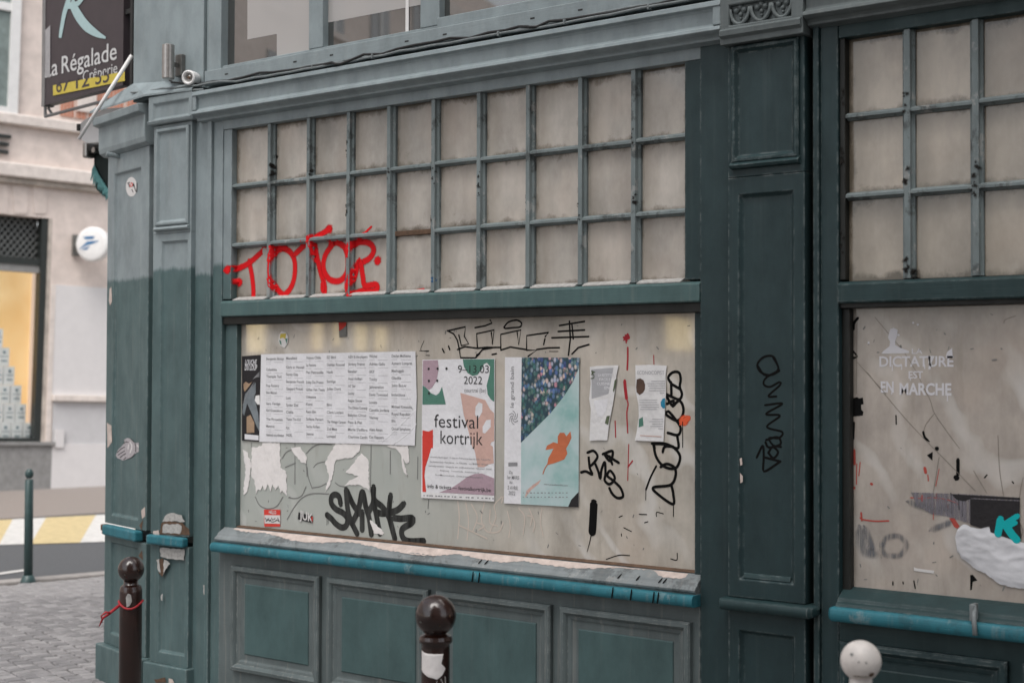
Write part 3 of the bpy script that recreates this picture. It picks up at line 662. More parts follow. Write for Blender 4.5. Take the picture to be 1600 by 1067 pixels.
# ------------------------------------------------------------------ first floor
B('wall_board', 'paint_old', (-6.00,-5.735,.028,.14,3.04,6.5)); B('wall_board', 'paint_old', (-5.733,-5.44,.016,.14,3.05,6.5)); B('wall_board', 'paint_old', (-5.438,-5.40,.034,.14,3.05,6.5)); B('wall_board', 'paint_old', (-5.398,-5.306,.010,.14,3.122,6.5))
sb = B('window_sill', 'paint_old_h', (-5.398,2.2,-.012,.10,3.047,3.120))
for (x, y) in ((353.8,116.3),(461,97),(518,86.6),(635.5,65),(695,54.3),(832,29.2),(906.7,16)):
    X, Zz = xz(x, y, -.012); MB().box(X-.011, X+.011, -.0128, -.0121, Zz-.0035, Zz+.0035).build('drain_slot', 'black_rubber', sb)
UW = [(-5.306,-4.712),(-4.621,-4.030),(-3.922,-3.20),(-3.10,-2.4),(-2.3,-1.6),(-1.5,-.8)]
B('upper_rail', 'paint_old_h', (-5.306,2.2,.020,.12,3.1205,3.140)); B('upper_rail', 'paint_old_h', (-3.93,2.2,.012,.0195,3.1205,3.170))
for i, (a, b_) in enumerate(UW):
    w = MB().box(a, b_, .055, .060, 3.1405, 4.9).build('upper_window', 'glass_dark', shop)
    nx = UW[i+1][0] if i+1 < len(UW) else b_+.1
    B('window_mullion', 'paint_old', (b_,nx,.018,.12,3.1405,4.9), parent=w)
    if i < 2:
        o = (300,0,3.81)
        pts = [(330,-300),(700,-380),(700,330),(505,362),(505,204),(330,237)] if i == 0 else [(788,-400),(1375,-500),(1375,28),(788,141)]
        b = MB(); q = Z(o, pts, .054); b.poly(q, .0538); b.build('privacy_film', 'frosted_film', w)
    if i == 1: B('glazing_strip', 'frame_white', (*[sorted((xz(634,40,.053)[0], xz(639,40,.053)[0]))[k] for k in (0,1)],.050,.0535,3.1405,4.9), parent=w)
B('upper_head', 'paint_old_h', (-5.306,2.2,-.01,.12,4.9,6.5))

# ------------------------------------------------------------------ marks on the shop front
def flat(Y): return lambda x, z: Y
DP, RP = flat(.060), flat(.060)
# red spray tag across the small panes: it follows panes, bars and frame
def lightsY(x, z):
    if z < 1.996: return -.006 if z < 1.981 else .006
    if x < -5.222: return .010
    for b in VB:
        d = abs(x-b)
        if d < .010: return .012
        if d < .020: return .012+.022*(d-.010)/.010
    for i, r_ in enumerate((2.258,2.543)):
        d = z-r_
        if i == 0 and -4.204 < x < -3.951: continue
        if -.008 < d < .004: return .014
        if -.015 < d < .015: return .034
    return .0455
ZA = (340,250,3.953); g = Marks(); w = .038
for pts in ([(75,682),(150,655),(210,615),(265,565),(285,548)], [(185,630),(200,700),(210,780),(212,842)],
            [(400,545),(360,560),(335,620),(330,700),(345,770),(390,828),(425,812),(455,760),(468,690),(465,620),(440,570),(400,545)], [(340,550),(372,540),(410,545)],
            [(470,580),(540,515),(600,475),(645,450),(680,425)], [(590,510),(605,600),(630,700),(650,770),(652,828)],
            [(700,520),(655,590),(645,670),(680,735),(745,745),(790,690),(795,610),(775,540),(730,510),(690,520)],
            [(797,490),(800,580),(795,680),(788,790)], [(812,600),(830,535),(870,505),(930,515),(955,555),(930,605),(868,640)], [(862,625),(838,720),(808,805)],
            [(875,635),(888,720),(902,775),(965,768),(978,790),(950,812),(900,805),(835,828)], [(640,760),(640,800)]):
    stroke(g, Z(ZA, pts, .035), w, lightsY, soft=True)
stroke(g, Z(ZA, [(935,412),(885,460)], .03), .014, lightsY, soft=True); stroke(g, Z(ZA, [(1160,815),(1260,795)], .03), .010, lightsY, soft=True)
for c in ((125,755),(978,622),(680,425),(85,680)): blob(g, Z(ZA, [c], .035)[0], .027, lightsY, soft=True, n=18)
g.build('red_tag', 'spray_red', tll)
g = Marks()
for c in ((300,607),(12,785),(535,768),(785,745),(1325,740)): blob(g, Z(ZA, [c], .01)[0], .016, lightsY, soft=True)
g.build('paint_spot', 'spot_blue', tll)

for (host, px_list) in ((tll, ((424,262,5),(424,250,4),(541,232,4),(541,333,4.5),(607,270,4),(671,262,4),(671,346,5),(678,275,3),(748,300,3),(748,280,3),(819,318,3.5),(905,330,3),(992,318,4),(988,210,3),(536,345,3),(484,272,3))),
                        (tlr, ((1316,240,5),(1415,272,5),(1415,160,4),(1418,420,5),(1525,262,5),(1425,432,5),(1316,150,4),(1316,380,4),(1522,300,4)))):
    g = Marks(); rnd = random.Random(21)
    yfun = lightsY if host is tll else (lambda x, z: .0455 if min(abs(x-b) for b in VR+[-2.07]) > .022 else .011)
    for (x, y, rr) in px_list:
        c = xz(x, y, .015)
        for k in range(5): blob(g, (c[0]+rnd.uniform(-.008,.008), c[1]+rnd.uniform(-.035,.035)), rr*.0021*rnd.uniform(.5,1.3), lambda a, b_: yfun(a, b_)-.001, jit=.45, n=11, soft=True)
    g.build('grime_patch', 'grime_soft', host, big=9)
ZB, ZC, ZD, ZE, ZF = (640,490,5.082), (890,680,4.267), (890,490,5.079), (360,680,5.0), (360,490,5.08)
g = Marks(); w = .0072
for pts in ([(300,135),(350,160),(380,210),(395,280),(405,350),(520,352)], [(310,135),(445,105),(435,180),(470,240),(412,255),(392,170)], [(380,285),(440,262),(540,275),(600,268),(720,268)],
            [(540,275),(533,160),(672,130),(657,245),(650,150)], [(525,350),(560,315),(532,325),(525,348),(580,285),(660,270)], [(725,290),(724,165),(885,130),(866,250),(855,150)], [(725,290),(800,265),(925,285)],
            [(930,290),(930,175),(1105,150),(1078,182)], [(930,290),(1010,290),(942,338)], [(1010,285),(1100,272),(1190,270)], [(520,112),(600,97),(655,75),(640,52)],
            [(750,108),(785,68),(850,52),(890,75),(880,105),(820,112),(762,118),(750,108)], [(1190,95),(1390,62)], [(1180,142),(1390,130)], [(1130,192),(1423,182)], [(1270,60),(1277,200),(1262,330)], [(1290,320),(1340,270),(1425,245)],
            [(262,280),(275,308)], [(310,258),(320,285)], [(1075,200),(1065,245)], [(655,325),(690,318)], [(1290,90),(1300,200)]):
    stroke(g, Z(ZB, pts, .06), w, DP, curve=len(pts) > 6)
for pts in ([(115,215),(90,290),(155,295)], [(80,295),(150,300)], [(130,330),(160,332)], [(1110,300),(1180,300)]): stroke(g, Z(ZB, pts, .06), .003, DP)
g.build('marker_tag', 'marker_black', dwl)
g = Marks(); w = .0115
for pts in ([(120,115),(160,103),(187,140),(160,185),(135,200),(128,140),(135,215),(152,260),(110,240),(78,246)],
            [(172,190),(192,240),(205,288),(213,230),(235,178),(240,255),(235,300),(268,325),(302,285),(272,235),(252,268),(290,300),(340,350),(357,405),(322,417),(288,392),(266,352)],
            [(222,125),(287,105),(272,172),(238,128),(328,182)], [(285,192),(268,140)],
            [(550,55),(640,60),(700,85),(737,140),(720,205),(680,222),(620,200),(577,140),(560,62)], [(622,110),(628,85),(645,72),(690,75)],
            [(608,210),(650,190),(700,215),(707,270),(672,330),(558,348),(600,400),(690,457),(692,390),(680,332)]): stroke(g, Z(ZC, pts, .06), w, DP)
for pts in ([(800,545),(783,505),(820,465),(868,468),(882,520),(875,580),(892,640),(870,680),(812,660),(770,640)], [(806,545),(808,640)], [(812,560),(880,600)], [(770,655),(815,730),(826,690),(775,715)],
            [(820,735),(870,690),(902,740),(895,810),(850,848),(768,800),(785,775),(850,850),(882,910),(860,962),(780,945)], [(655,1030),(760,1032),(860,1066),(855,965)], [(668,1035),(675,1067)]): stroke(g, Z(ZD, pts, .06), w, DP)
stroke(g, Z(ZC, [(578,205),(540,280),(510,360)], .06), .008, DP); stroke(g, Z(ZC, [(510,360),(508,430)], .06), .003, DP); stroke(g, Z(ZC, [(693,457),(693,540)], .06), .004, DP); stroke(g, Z(ZD, [(898,830),(898,1060)], .06), .0035, DP)
stroke(g, Z(ZC, [(162,455),(157,560),(152,640)], .06), .036, DP); stroke(g, Z(ZC, [(148,650),(135,710),(118,772)], .06), .006, DP, taper=True)
for pts in ([(465,525),(515,527)], [(580,540),(580,512),(625,522)], [(500,582),(522,575)], [(362,615),(412,640)], [(675,822),(715,830),(718,785)], [(245,825),(330,798),(400,800)], [(330,545),(352,535)], [(345,655),(347,670)]): stroke(g, Z(ZC, pts, .06), .004, DP)
g.build('marker_tag', 'marker_black', dwl)
g = Marks(); w = .030
for pts in ([(862,535),(850,480),(820,462),(792,480),(790,530),(825,575),(880,605),(915,650),(905,705),(870,718),(825,690),(790,650),(757,622)],
            [(905,425),(915,560),(940,660),(990,765)], [(910,430),(960,540),(1010,610)], [(950,690),(1000,580),(1032,442),(1060,560),(1085,650),(1102,770)], [(1030,600),(1030,735)], [(1120,405),(1125,500),(1190,560),(1240,640),(1270,740)], [(1115,420),(1118,520),(1080,600)], [(1120,520),(1140,620),(1168,765)],
            [(1252,470),(1242,560),(1245,650),(1285,805)], [(1355,535),(1300,585),(1200,610),(1140,600)], [(1245,640),(1330,650),(1420,645),(1420,680),(1345,730),(1345,790),(1390,825),(1510,825)]): stroke(g, Z(ZE, pts, .06), w, DP)
for x, y0, y1 in ((755,650,700),(990,770,785),(1100,770,795),(1168,765,780),(765,650,690)): stroke(g, Z(ZE, [(x,y0),(x,y1)], .06), .003, DP)
g.build('black_tag', 'marker_wide', dwl)
g = Marks()
for pts in ([(195,480),(230,545),(290,572),(360,555),(412,480)], [(445,655),(500,560),(560,490),(640,455),(770,457)], [(455,485),(510,492),(560,468),(592,400)], [(405,180),(440,130),(500,105)], [(595,140),(640,95),(700,68),(790,72)], [(650,250),(680,220),(740,205)], [(600,250),(610,330),(640,415)], [(640,410),(700,400),(750,375)], [(820,370),(850,392),(890,402)], [(505,60),(505,380)], [(1100,80),(1095,440)], [(1465,170),(1463,340)], [(165,60),(165,100)], [(1550,500),(1545,570)], [(1250,120),(1250,300)], [(590,180),(600,320)], [(430,250),(510,215)], [(1525,590),(1525,600)], [(310,260),(310,400)]):
    stroke(g, Z(ZE, pts, .06), .005, DP)
g.build('faint_scribble', 'marker_faint', dwl)
ZG = (640,650,4.446); g = Marks()
for pts in ([(335,590),(345,700),(335,850)], [(390,600),(410,720),(400,860)], [(430,610),(470,700),(440,800)], [(520,600),(500,720),(540,800),(620,800),(650,740)], [(560,650),(560,740),(610,760)], [(640,560),(590,620),(600,700),(560,800)], [(640,600),(650,560)], [(680,660),(700,760),(690,840)], [(760,640),(800,700),(790,820)], [(830,640),(870,740),(860,800)], [(920,640),(910,740),(930,830)], [(470,740),(520,760),(480,790)], [(820,690),(850,700),(840,760)], [(350,760),(540,850)]):
    stroke(g, Z(ZG, pts, .06), .006, DP)
g.build('scratched_tag', 'etch_pale', dwl)
g = Marks()
stroke(g, Z(ZD, [(462,270),(462,350),(458,445)], .06), .008, DP); stroke(g, Z(ZD, [(438,535),(442,590),(452,670)], .06), .014, DP); stroke(g, Z(ZD, [(455,680),(465,720),(455,790),(462,945)], .06), .006, DP); blob(g, Z(ZD, [(448,190)], .06)[0], .015, DP, jit=.5); stroke(g, Z(ZD, [(447,205),(450,232)], .06), .006, DP)
stroke(g, Z(ZD, [(362,850),(366,980)], .06), .005, DP); stroke(g, Z(ZD, [(668,330),(670,400)], .06), .004, DP); stroke(g, Z(ZC, [(395,60),(388,300)], .06), .004, DP); stroke(g, Z(ZC, [(420,170),(390,210)], .06), .006, DP)
g.build('red_streak', 'marker_red', dwl)
g = Marks(); blob(g, Z(ZD, [(910,850)], .06)[0], .026, DP, soft=True); stroke(g, Z(ZD, [(895,865),(940,830)], .06), .03, DP, soft=True); g.build('orange_spot', 'paint_orange_spot', dwl)
# scattered dirt specks on the big panes
for (host, X0, X1) in ((dwl,-5.18,-2.72),(dwr,-2.04,-1.35)):
    g = Marks(); rnd = random.Random(11)
    for k in range(70 if host is dwl else 32):
        x, z = rnd.uniform(X0,X1), rnd.choice((rnd.uniform(.93,1.1), rnd.uniform(.93,1.86), rnd.uniform(1.72,1.86))); a = rnd.uniform(0,6.3); L_ = rnd.uniform(.002,.014)
        stroke(g, [(x,z),(x+L_*math.cos(a),z+L_*math.sin(a))], rnd.uniform(.0015,.005), DP)
    g.build('dirt_specks', 'marker_faint', host, big=9)
# drips over the sill and the turquoise rail
g = Marks()
for (x, y0, y1) in ((966,884,927),(995,887,930),(1030,893,935),(1037,893,935),(748,895,905),(758,895,903)):
    X = xz(x, y0, -.03)[0]
    for (za, zb_) in ((.874,.862),(.830,.792)): stroke(g, [(X,za),(X-.006,zb_)], .006, (lambda q, z: sillY(q,z)-.002) if za > .85 else flat(-.0655))
g.build('paint_drip', 'marker_black', dwl)
# pilaster tag
PF = flat(-.0160); g = Marks(); ZH, ZI = (1110,300,2.668), (1110,680,2.757)
for pts in ([(282,725),(262,686),(222,688),(196,720),(212,752),(255,762),(284,735),(262,690)], [(198,725),(225,762),(262,760),(290,742),(235,772),(222,800),(248,812),(288,792),(290,805),(242,850),(275,852)], [(228,888),(300,882),(232,925),(290,932),(236,978),(300,1000),(285,1025),(245,1025),(262,1055),(295,1062)]): stroke(g, Z(ZH, pts, -.016), .008, PF)
for pts in ([(240,20),(290,8),(302,38),(252,52),(238,30)], [(250,75),(268,50),(292,72),(272,98),(250,75)], [(200,95),(226,45),(230,100),(228,148),(242,152),(302,112)], [(300,112),(235,95)]): stroke(g, Z(ZI, pts, -.016), .009, PF)
g.build('marker_tag', 'marker_black', pm)
g = Marks(); g.poly(Z(ZI, [(133,100),(142,95),(145,125),(136,130)], -.018), -.0305); g.poly(Z(ZI, [(134,160),(147,175),(146,200),(136,205)], -.018), -.0305); g.build('paint_chip', 'bare_wood', pm)

# right window marks
ZJ, ZK = (1310,460,4.445), (1310,680,3.81); g = MB(); D = .0592
def zt(s_, x, y, h, wpx, bold=.012): 
    X, Zz = xz(1310+x/4.445, 460+y/4.445, .06); X2 = xz(1310+(x+wpx)/4.445, 460+y/4.445, .06)[0]; text(g, s_, X, Zz, h, D, bold, X2-X)
zt('LA', 510, 412, .018, 75); zt('DICTATURE', 285, 500, .036, 515, .02); zt('EST', 488, 582, .025, 100, .02); zt('EN', 295, 678, .038, 90, .03); zt('MARCHE', 425, 694, .040, 360, .03)
g.poly(Z(ZJ, [(345,300),(360,240),(385,232),(412,245),(408,290),(396,320),(395,350),(430,370),(490,392),(492,408),(300,412),(310,395),(355,360),(360,330)], .06), D)
g.poly(Z(ZJ, [(745,445),(755,400),(790,372),(795,440)], .06), D); g.poly(Z(ZJ, [(620,425),(670,428),(650,470),(640,520),(625,520),(632,470)], .06), D)
for x, y0, y1 in ((375,490,528),(440,490,520),(600,490,515),(758,700,738),(500,578,595),(372,678,690)): stroke(g, Z(ZJ, [(x,y0),(x,y1)], .06), .0035, RP)
for c in ((520,198),(552,210),(210,335),(418,282)): blob(g, Z(ZJ, [c], .06)[0], .004, RP)
g.build('white_stencil', 'spray_white', dwr)
g = Marks()
for pts in ([(255,160),(330,250),(440,380),(520,500),(590,640),(640,740),(668,825),(760,960),(840,1067)], [(668,825),(610,900),(590,960)], [(200,540),(320,690),(500,900),(660,1067)], [(130,470),(330,690)], [(1150,200),(1160,175),(1230,150)], [(130,200),(125,690)]): stroke(g, Z(ZJ, pts, .06), .0017, RP)
for pts in ([(550,60),(680,190),(815,330)], [(805,210),(885,345)], [(950,0),(960,200),(985,370)], [(600,130),(580,250),(565,340)], [(1100,250),(1080,360),(1075,490),(1100,570),(1080,600)]): stroke(g, Z(ZK, pts, .06), .0017, RP)
g.build('crack', 'crack_line', dwr)
g = Marks()
stroke(g, Z(ZJ, [(590,955),(600,990),(620,1010)], .06), .008, RP); stroke(g, Z(ZJ, [(400,840),(402,900)], .06), .005, RP); stroke(g, Z(ZJ, [(135,165),(108,200),(105,240)], .06), .010, RP); stroke(g, Z(ZJ, [(108,890),(104,1000)], .06), .008, RP)
g.poly(Z(ZJ, [(102,720),(130,712),(145,722),(170,715),(176,760),(158,765),(160,800),(175,815),(170,840),(105,846)], .06), D)
stroke(g, Z(ZJ, [(100,390),(130,430),(110,440)], .06), .006, RP); stroke(g, Z(ZJ, [(85,455),(105,440)], .06), .010, RP); stroke(g, Z(ZK, [(712,145),(712,230)], .06), .012, RP); blob(g, Z(ZK, [(704,252)], .06)[0], .010, RP); g.poly(Z(ZK, [(527,118),(562,98),(560,150)], .06), D); blob(g, Z(ZK, [(587,78)], .06)[0], .007, RP)
for pts in ([(670,345),(678,470)], [(715,350),(720,440)], [(735,390),(740,480)], [(450,865),(458,910)], [(325,870),(325,888)], [(385,872),(387,882)], [(870,252),(885,235)], [(1035,275),(1043,285)], [(510,5),(540,35)]): stroke(g, Z(ZK, pts, .06), .0045, RP)
g.poly(Z(ZK, [(785,830),(800,828),(828,862),(800,870),(795,918),(785,920)], .06), D)
g.build('black_mark', 'marker_black', dwr)
g = Marks()
for pts, w in (([(95,90),(97,170)], .014), ([(130,160),(122,240)], .006), ([(110,170),(108,290)], .006), ([(75,320),(95,312)], .014), ([(82,415),(84,430)], .014), ([(130,490),(145,500),(220,510),(300,508)], .008), ([(136,460),(140,505)], .010), ([(515,195),(520,220)], .016), ([(533,235),(536,270)], .006), ([(430,370),(500,375),(560,370),(640,380),(700,400)], .006), ([(500,360),(500,388)], .012), ([(585,350),(590,390)], .012), ([(630,380),(660,440)], .007), ([(690,380),(710,410)], .009), ([(195,288),(200,290)], .014), ([(570,400),(565,500)], .004), ([(600,200),(580,300)], .004)):
    stroke(g, Z(ZK, pts, .06), w*.65, RP, soft=False)
g.poly(Z(ZK, [(660,492),(690,490),(722,540),(708,555),(690,545)], .06), D)
g.build('red_splash', 'splash_red', dwr)
g = Marks()
for pts, w in (([(130,570),(150,680),(210,700)], .05), ([(160,560),(200,660)], .035), ([(260,650),(290,610),(360,600),(405,650),(370,710),(300,715),(265,690),(260,650)], .028), ([(430,400),(560,440),(660,430)], .035), ([(560,560),(660,520)], .03)):
    stroke(g, Z(ZK, pts, .06), w, RP, soft=True)
g.build('grey_smear', 'smear_grey', dwr)
B('sill_batten', 'paint_sill', (*sorted((xz(1517,960,-.05)[0], xz(1524,960,-.05)[0])),-.066,-.02,.850,.905), parent=dwr); b = MB(); b.tube([(xz(1522,930,-.05)[0],-.05,.90),(xz(1523,950,-.06)[0],-.068,.86),(xz(1524,985,-.08)[0],-.083,.81)], .008, 8); b.build('hanging_strap', 'paint_sill', dwr, smooth=True)

def ragged(pts, amp, seed):
    rnd = random.Random(seed); out_ = []
    for (a, b_) in zip(pts, pts[1:]+pts[:1]):
        L_ = math.hypot(b_[0]-a[0], b_[1]-a[1]); n = max(1, int(L_/14)); nx, nz = -(b_[1]-a[1])/L_, (b_[0]-a[0])/L_
        for k in range(n): j = rnd.uniform(-amp, amp) if k else 0; out_.append((a[0]+(b_[0]-a[0])*k/n+nx*j, a[1]+(b_[1]-a[1])*k/n+nz*j))
    return out_
# ------------------------------------------------------------------ things stuck on the windows
def sheet(name, pts_px, Y, mat, label, cat, grp=None, th=.0008, o=(0,0,1.0)):
    q = Z(o, pts_px, Y) if pts_px else None
    n = len(q); c = np.mean(q, 0)
    e = MB(); e.add([(p[0],Y,p[1]) for p in q]+[(p[0],Y+th,p[1]) for p in q], [tuple(range(n)), tuple(range(2*n-1,n-1,-1))]+[(i,i+n,(i+1) % n+n,(i+1) % n) for i in range(n)])
    ob = e.build(name, mat, None, recalc=True); tag(ob, label, cat, grp); return ob
def ink(parent, name, mat, polys=(), Y=.0545, strokes=(), blobs=()):
    g = Marks()
    for k, p in enumerate(polys): g.poly(p, Y-.00004*k)
    for pts, w in strokes: stroke(g, pts, w, flat(Y+.0004))
    for c, r in blobs: blob(g, c, r, flat(Y+.0004), jit=.02)
    return g.build(name, mat, parent)
PO = (0,0,1.0); YP = .0545
# listing poster with many names
lp = sheet('listing_poster', [(408,553.5),(649,548.8),(651,620),(648,696),(560,693),(470,691.5),(405,690)], YP, 'paper_white', 'wide white poster printed with seven columns of names on the left of the window', 'poster')
cols = [(285, [('Benjamin Biolay',360,2),('Columbine',445,1),('Therapie Taxi',500,2),('Pop Factory',572,1),('Ben Mazué',627,3),('Sans Vertige',714,1),('Kid Greensboro',768,2),('The Pirouettes',838,1),('Maxence',893,2),('National coordination',962,0)]),
 (443, [('Mansfield',356,2),('Girls in Hawaii',427,1),('Feroz Gita',484,1),('Benjamin Franck',541,1),('Gaspard Proust',597,1),('Loïc',670,1),('Spider Zed',726,1),('Clélia',782,1),('Tame The Kid',838,2),('PLK',908,1),('FADEL',964,0)]),
 (602, [('Voyou Chilla',352,1),('La Femme',410,1),('Pat Patrouille',468,2),('Eddy De Pretto',546,1),('Gilles Van Tessa',604,1),('Odezenne',662,1),('Kerel',720,1),('Rami Elm',779,1),('Sofiane Pamart',837,1),('Sacha Rohan',896,1),('Jeanne',954,1)]),
 (766, [('EZ Bird',349,1),('Gaëtan Roussel',407,1),('Hatik',466,2),('SuriAge',540,1),('Julien Doré',598,4),('Biro',724,1),('Clara Luciani',783,2),('The Vintage Caravan',858,1),('Zoé Mees',915,1),('Lomepal',973,0)]),
 (934, [('AZH & the players',345,1),('Jérémy Frérot',403,1),('Bénabar',460,1),('Axel Aniban',518,1),("A7 Sar",576,1),('Lucky',634,1),('Rejjie Snow',691,1),('The Divine Comedy',748,1),('Babylon Circus',806,1),('Pete & Piet',863,1),('Marie S\'infiltre',920,1),('Charlotte Cardin',978,0)]),
 (1102, [('Wichel',341,1),('Adrien Gallo',402,1),('GRÜF',463,1),('Tricky',523,1),('Jahneration',584,1),('Devin Townsend',644,1),('Lomita',705,1),('Camélia Jordana',766,1),('Vianney',826,2),('Alain Aman',921,1),('Cut Rappers',980,1)]),
 (1280, [('Declan McKenna',338,1),('Aymeric Lompret',397,1),('Meshuggah',456,1),('Gladiis',513,1),('John Butler',572,2),('Inductions',645,3),('Michael Kiwanuka',740,1),('Royal Republic',797,1),('ERA',854,1),('Queen Symphony',914,2)])]
g = MB(); g2 = MB(); g3 = Marks()
for cx, names in cols:
    for (s_, y, nsub) in names:
        X, Zz = xz(360+cx/5.08, 490+(y+8)/5.08, YP); text(g, s_, X, Zz, .0125, YP-.0006, .022, min(.120, .0080*len(s_)))
        for k in range(nsub): text(g2, 'sam. 12 mars 20h', X, Zz-.0125-.0095*k, .0052, YP-.0006, .0, .032)
        if nsub: stroke(g3, [(X+.055, Zz-.011),(X+.112,Zz-.011)], .0014, flat(YP))
g.build('printed_names', 'ink_grey', lp); g2.build('printed_dates', 'ink_pale', lp); g3.build('dotted_line', 'ink_pale', lp, big=9)
for k, pts in enumerate(([(598,690),(625,665),(650,640)], [(615,694),(640,675),(650,662)], [(630,600),(645,640)])):
    q = Z(PO, pts, YP); b = MB(); b.tube([(p[0], YP+.001, p[1]) for p in smoothpts(q, .02)], .0022, 6); b.build('crease', 'paper_white', lp, smooth=True)
# the photograph poster beside it
gp = sheet('photo_poster', [(378,556.5),(407.5,554.4),(405,690),(378,688)], YP, 'paper_black', 'narrow black photo poster squeezed at the left edge of the window', 'poster')
ZL = (375,540,6.669)
def q_(pts, Y=YP): return Z(ZL, pts, Y)
ink(gp, 'printed_figure', 'paper_photo_grey', [q_([(55,500),(125,430),(165,380),(165,490),(150,530),(190,700),(205,900),(170,830),(120,700),(75,600),(45,730),(25,700),(35,610)])], YP-.0006)
ink(gp, 'printed_skin', 'paper_photo_tan', [q_([(35,400),(60,375),(95,395),(130,375),(90,430),(50,480),(40,450)]), q_([(70,740),(110,720),(150,800),(150,905),(70,910)])], YP-.0007)
ink(gp, 'printed_face', 'plastic_white', [q_([(165,520),(205,515),(208,615),(180,610),(155,570)])], YP-.0008)
ink(gp, 'printed_bars', 'ink_grey', strokes=[(q_([(30+k*12,620-k*35),(95+k*14,470-k*22)]), .0022) for k in range(5)]+[(q_([(140+k*10,345-k*6),(205,275+k*15)]), .003) for k in range(4)], Y=YP-.0009)
g = MB(); 
for (s_, x, y, wd) in (('LOUCHE', 52, 200, 125), ('DU LOUP', 50, 255, 130)):
    X, Zz = xz(375+x/6.669, 540+y/6.669, YP); X2 = xz(375+(x+wd)/6.669, 540+y/6.669, YP)[0]; text(g, s_, X, Zz, .026, YP-.0008, .015, X2-X, shear=.3)
g.poly(q_([(50,920),(195,935),(195,985),(50,975)]), YP-.0008); g.build('printed_title', 'paper_white', gp)
# festival poster
fpst = sheet('festival_poster', [(660,562),(773,560),(772.5,783),(658,777)], YP, 'paper_white', 'white festival poster with red, green and salmon shapes', 'poster')
def zb(pts, o=ZB, Y=YP): return Z(o, pts, Y)
ZM = (655,680,10.16)
ink(fpst, 'printed_shape_green', 'ink_green', [zb([(422,363),(672,360),(672,700),(645,680),(620,640),(612,570),(635,480),(640,420),(615,390),(590,400),(575,440),(540,485),(500,495),(460,470),(432,420)]), zb([(104,570),(130,585),(170,630),(210,648),(235,630),(258,580),(288,720),(102,722)])], YP-.0006)
ink(fpst, 'printed_shape_mauve', 'ink_mauve', [zb([(106,372),(225,368),(232,440),(215,530),(180,585),(155,605),(104,565)]), Z(ZM, [(320,905),(520,830),(640,750),(760,660),(880,610),(1000,605),(1190,680),(1192,955)], YP)], YP-.0007)
ink(fpst, 'printed_shape_salmon', 'ink_salmon', [zb([(403,628),(600,685),(640,760),(672,790),(672,1010),(650,1020),(640,1042),(600,1015),(580,980),(560,1067),(500,1067),(470,940),(430,800)]), Z(ZM, [(830,0),(1000,0),(1050,90),(1130,150),(1170,180),(1185,440),(1100,460),(1030,505),(930,500),(890,280),(845,120)], YP)], YP-.0006)
ink(fpst, 'printed_shape_red', 'ink_red', [zb([(103,925),(150,935),(186,920),(186,1067),(104,1067)]), Z(ZM, [(50,0),(225,0),(205,150),(150,350),(100,500),(85,640),(112,898),(52,895)], YP)], YP-.0006)
ink(fpst, 'printed_leaf', 'paper_white', [zb([(525,740),(550,702),(580,715),(578,780),(545,835),(520,800)]), zb([(580,900),(610,845),(645,840),(645,900),(600,950),(582,945)])], YP-.0009)
ink(fpst, 'printed_dots', 'ink_black', Y=YP-.0011, blobs=[(zb([c])[0], .0058) for c in ((153,438),(224,437),(294,436),(155,533),(221,532),(156,632))])
g = MB()
for (s_, x, y, wd, h) in (('9–13.03',385,470,245,.034),('2022',432,558,145,.034),('festival',196,900,350,.058),('kortrijk',246,1030,335,.058)):
    X, Zz = xz(640+x/5.082, 490+y/5.082, YP); X2 = xz(640+(x+wd)/5.082, 490+y/5.082, YP)[0]; g = MB(); text(g, s_, X, Zz, h, YP-.0012, -.004, X2-X); g.build('printed_title', 'ink_black', fpst)
g = MB(); X, Zz = xz(640+435/5.082, 490+622/5.082, YP); text(g, 'courtrai (be)', X, Zz, .018, YP-.0012, 0, xz(640+608/5.082, 600, YP)[0]-X)
for (s_, x, y, wd, h) in (('ensemble Nachtegael · Orchestre Philharmonique de Lille · Casco Phil',170,350,965,.0065),('Symfonieorkest Vlaanderen · La Chapelle · Les Muffatti · B’Rock',170,425,930,.0065),('wereldpremière · Integrale der strijkkwartetten · Quatuor Danel',150,490,1000,.0065),('Budascoop · Concertstudio · Kunstencentrum',335,565,620,.0065),('Sint-Maartenskerk · Onze-Lieve-Vrouwekerk',260,635,760,.0065),('info & tickets — festivalkortrijk.be',135,830,1005,.016)):
    X, Zz = xz(655+x/10.16, 680+y/10.16, YP); X2 = xz(655+(x+wd)/10.16, 680+(y+30)/10.16, YP)[0]; text(g, s_, X, Zz, h, YP-.0014, .004, X2-X); g.build('printed_text', 'ink_grey' if h < .01 else 'ink_black', fpst); g = MB()
g = MB(); g.poly(Z(ZM, [(45,900),(1192,958),(1190,1048),(40,990)], YP), YP-.0010); g.build('printed_footer', 'paper_flyer', fpst)
g = MB()
for k, x in enumerate((70,120,160,200,258,300,348,400,450,520,560,640,740,770,830,925,990,1050,1110,1160)): g.poly(Z(ZM, [(x,940+x*.045),(x+22+8*(k % 3),940+x*.045),(x+22+8*(k % 3),960+x*.045),(x,960+x*.045)], YP), YP-.0013)
tag(g.build('printed_logos', 'ink_grey', fpst), kind='stuff')
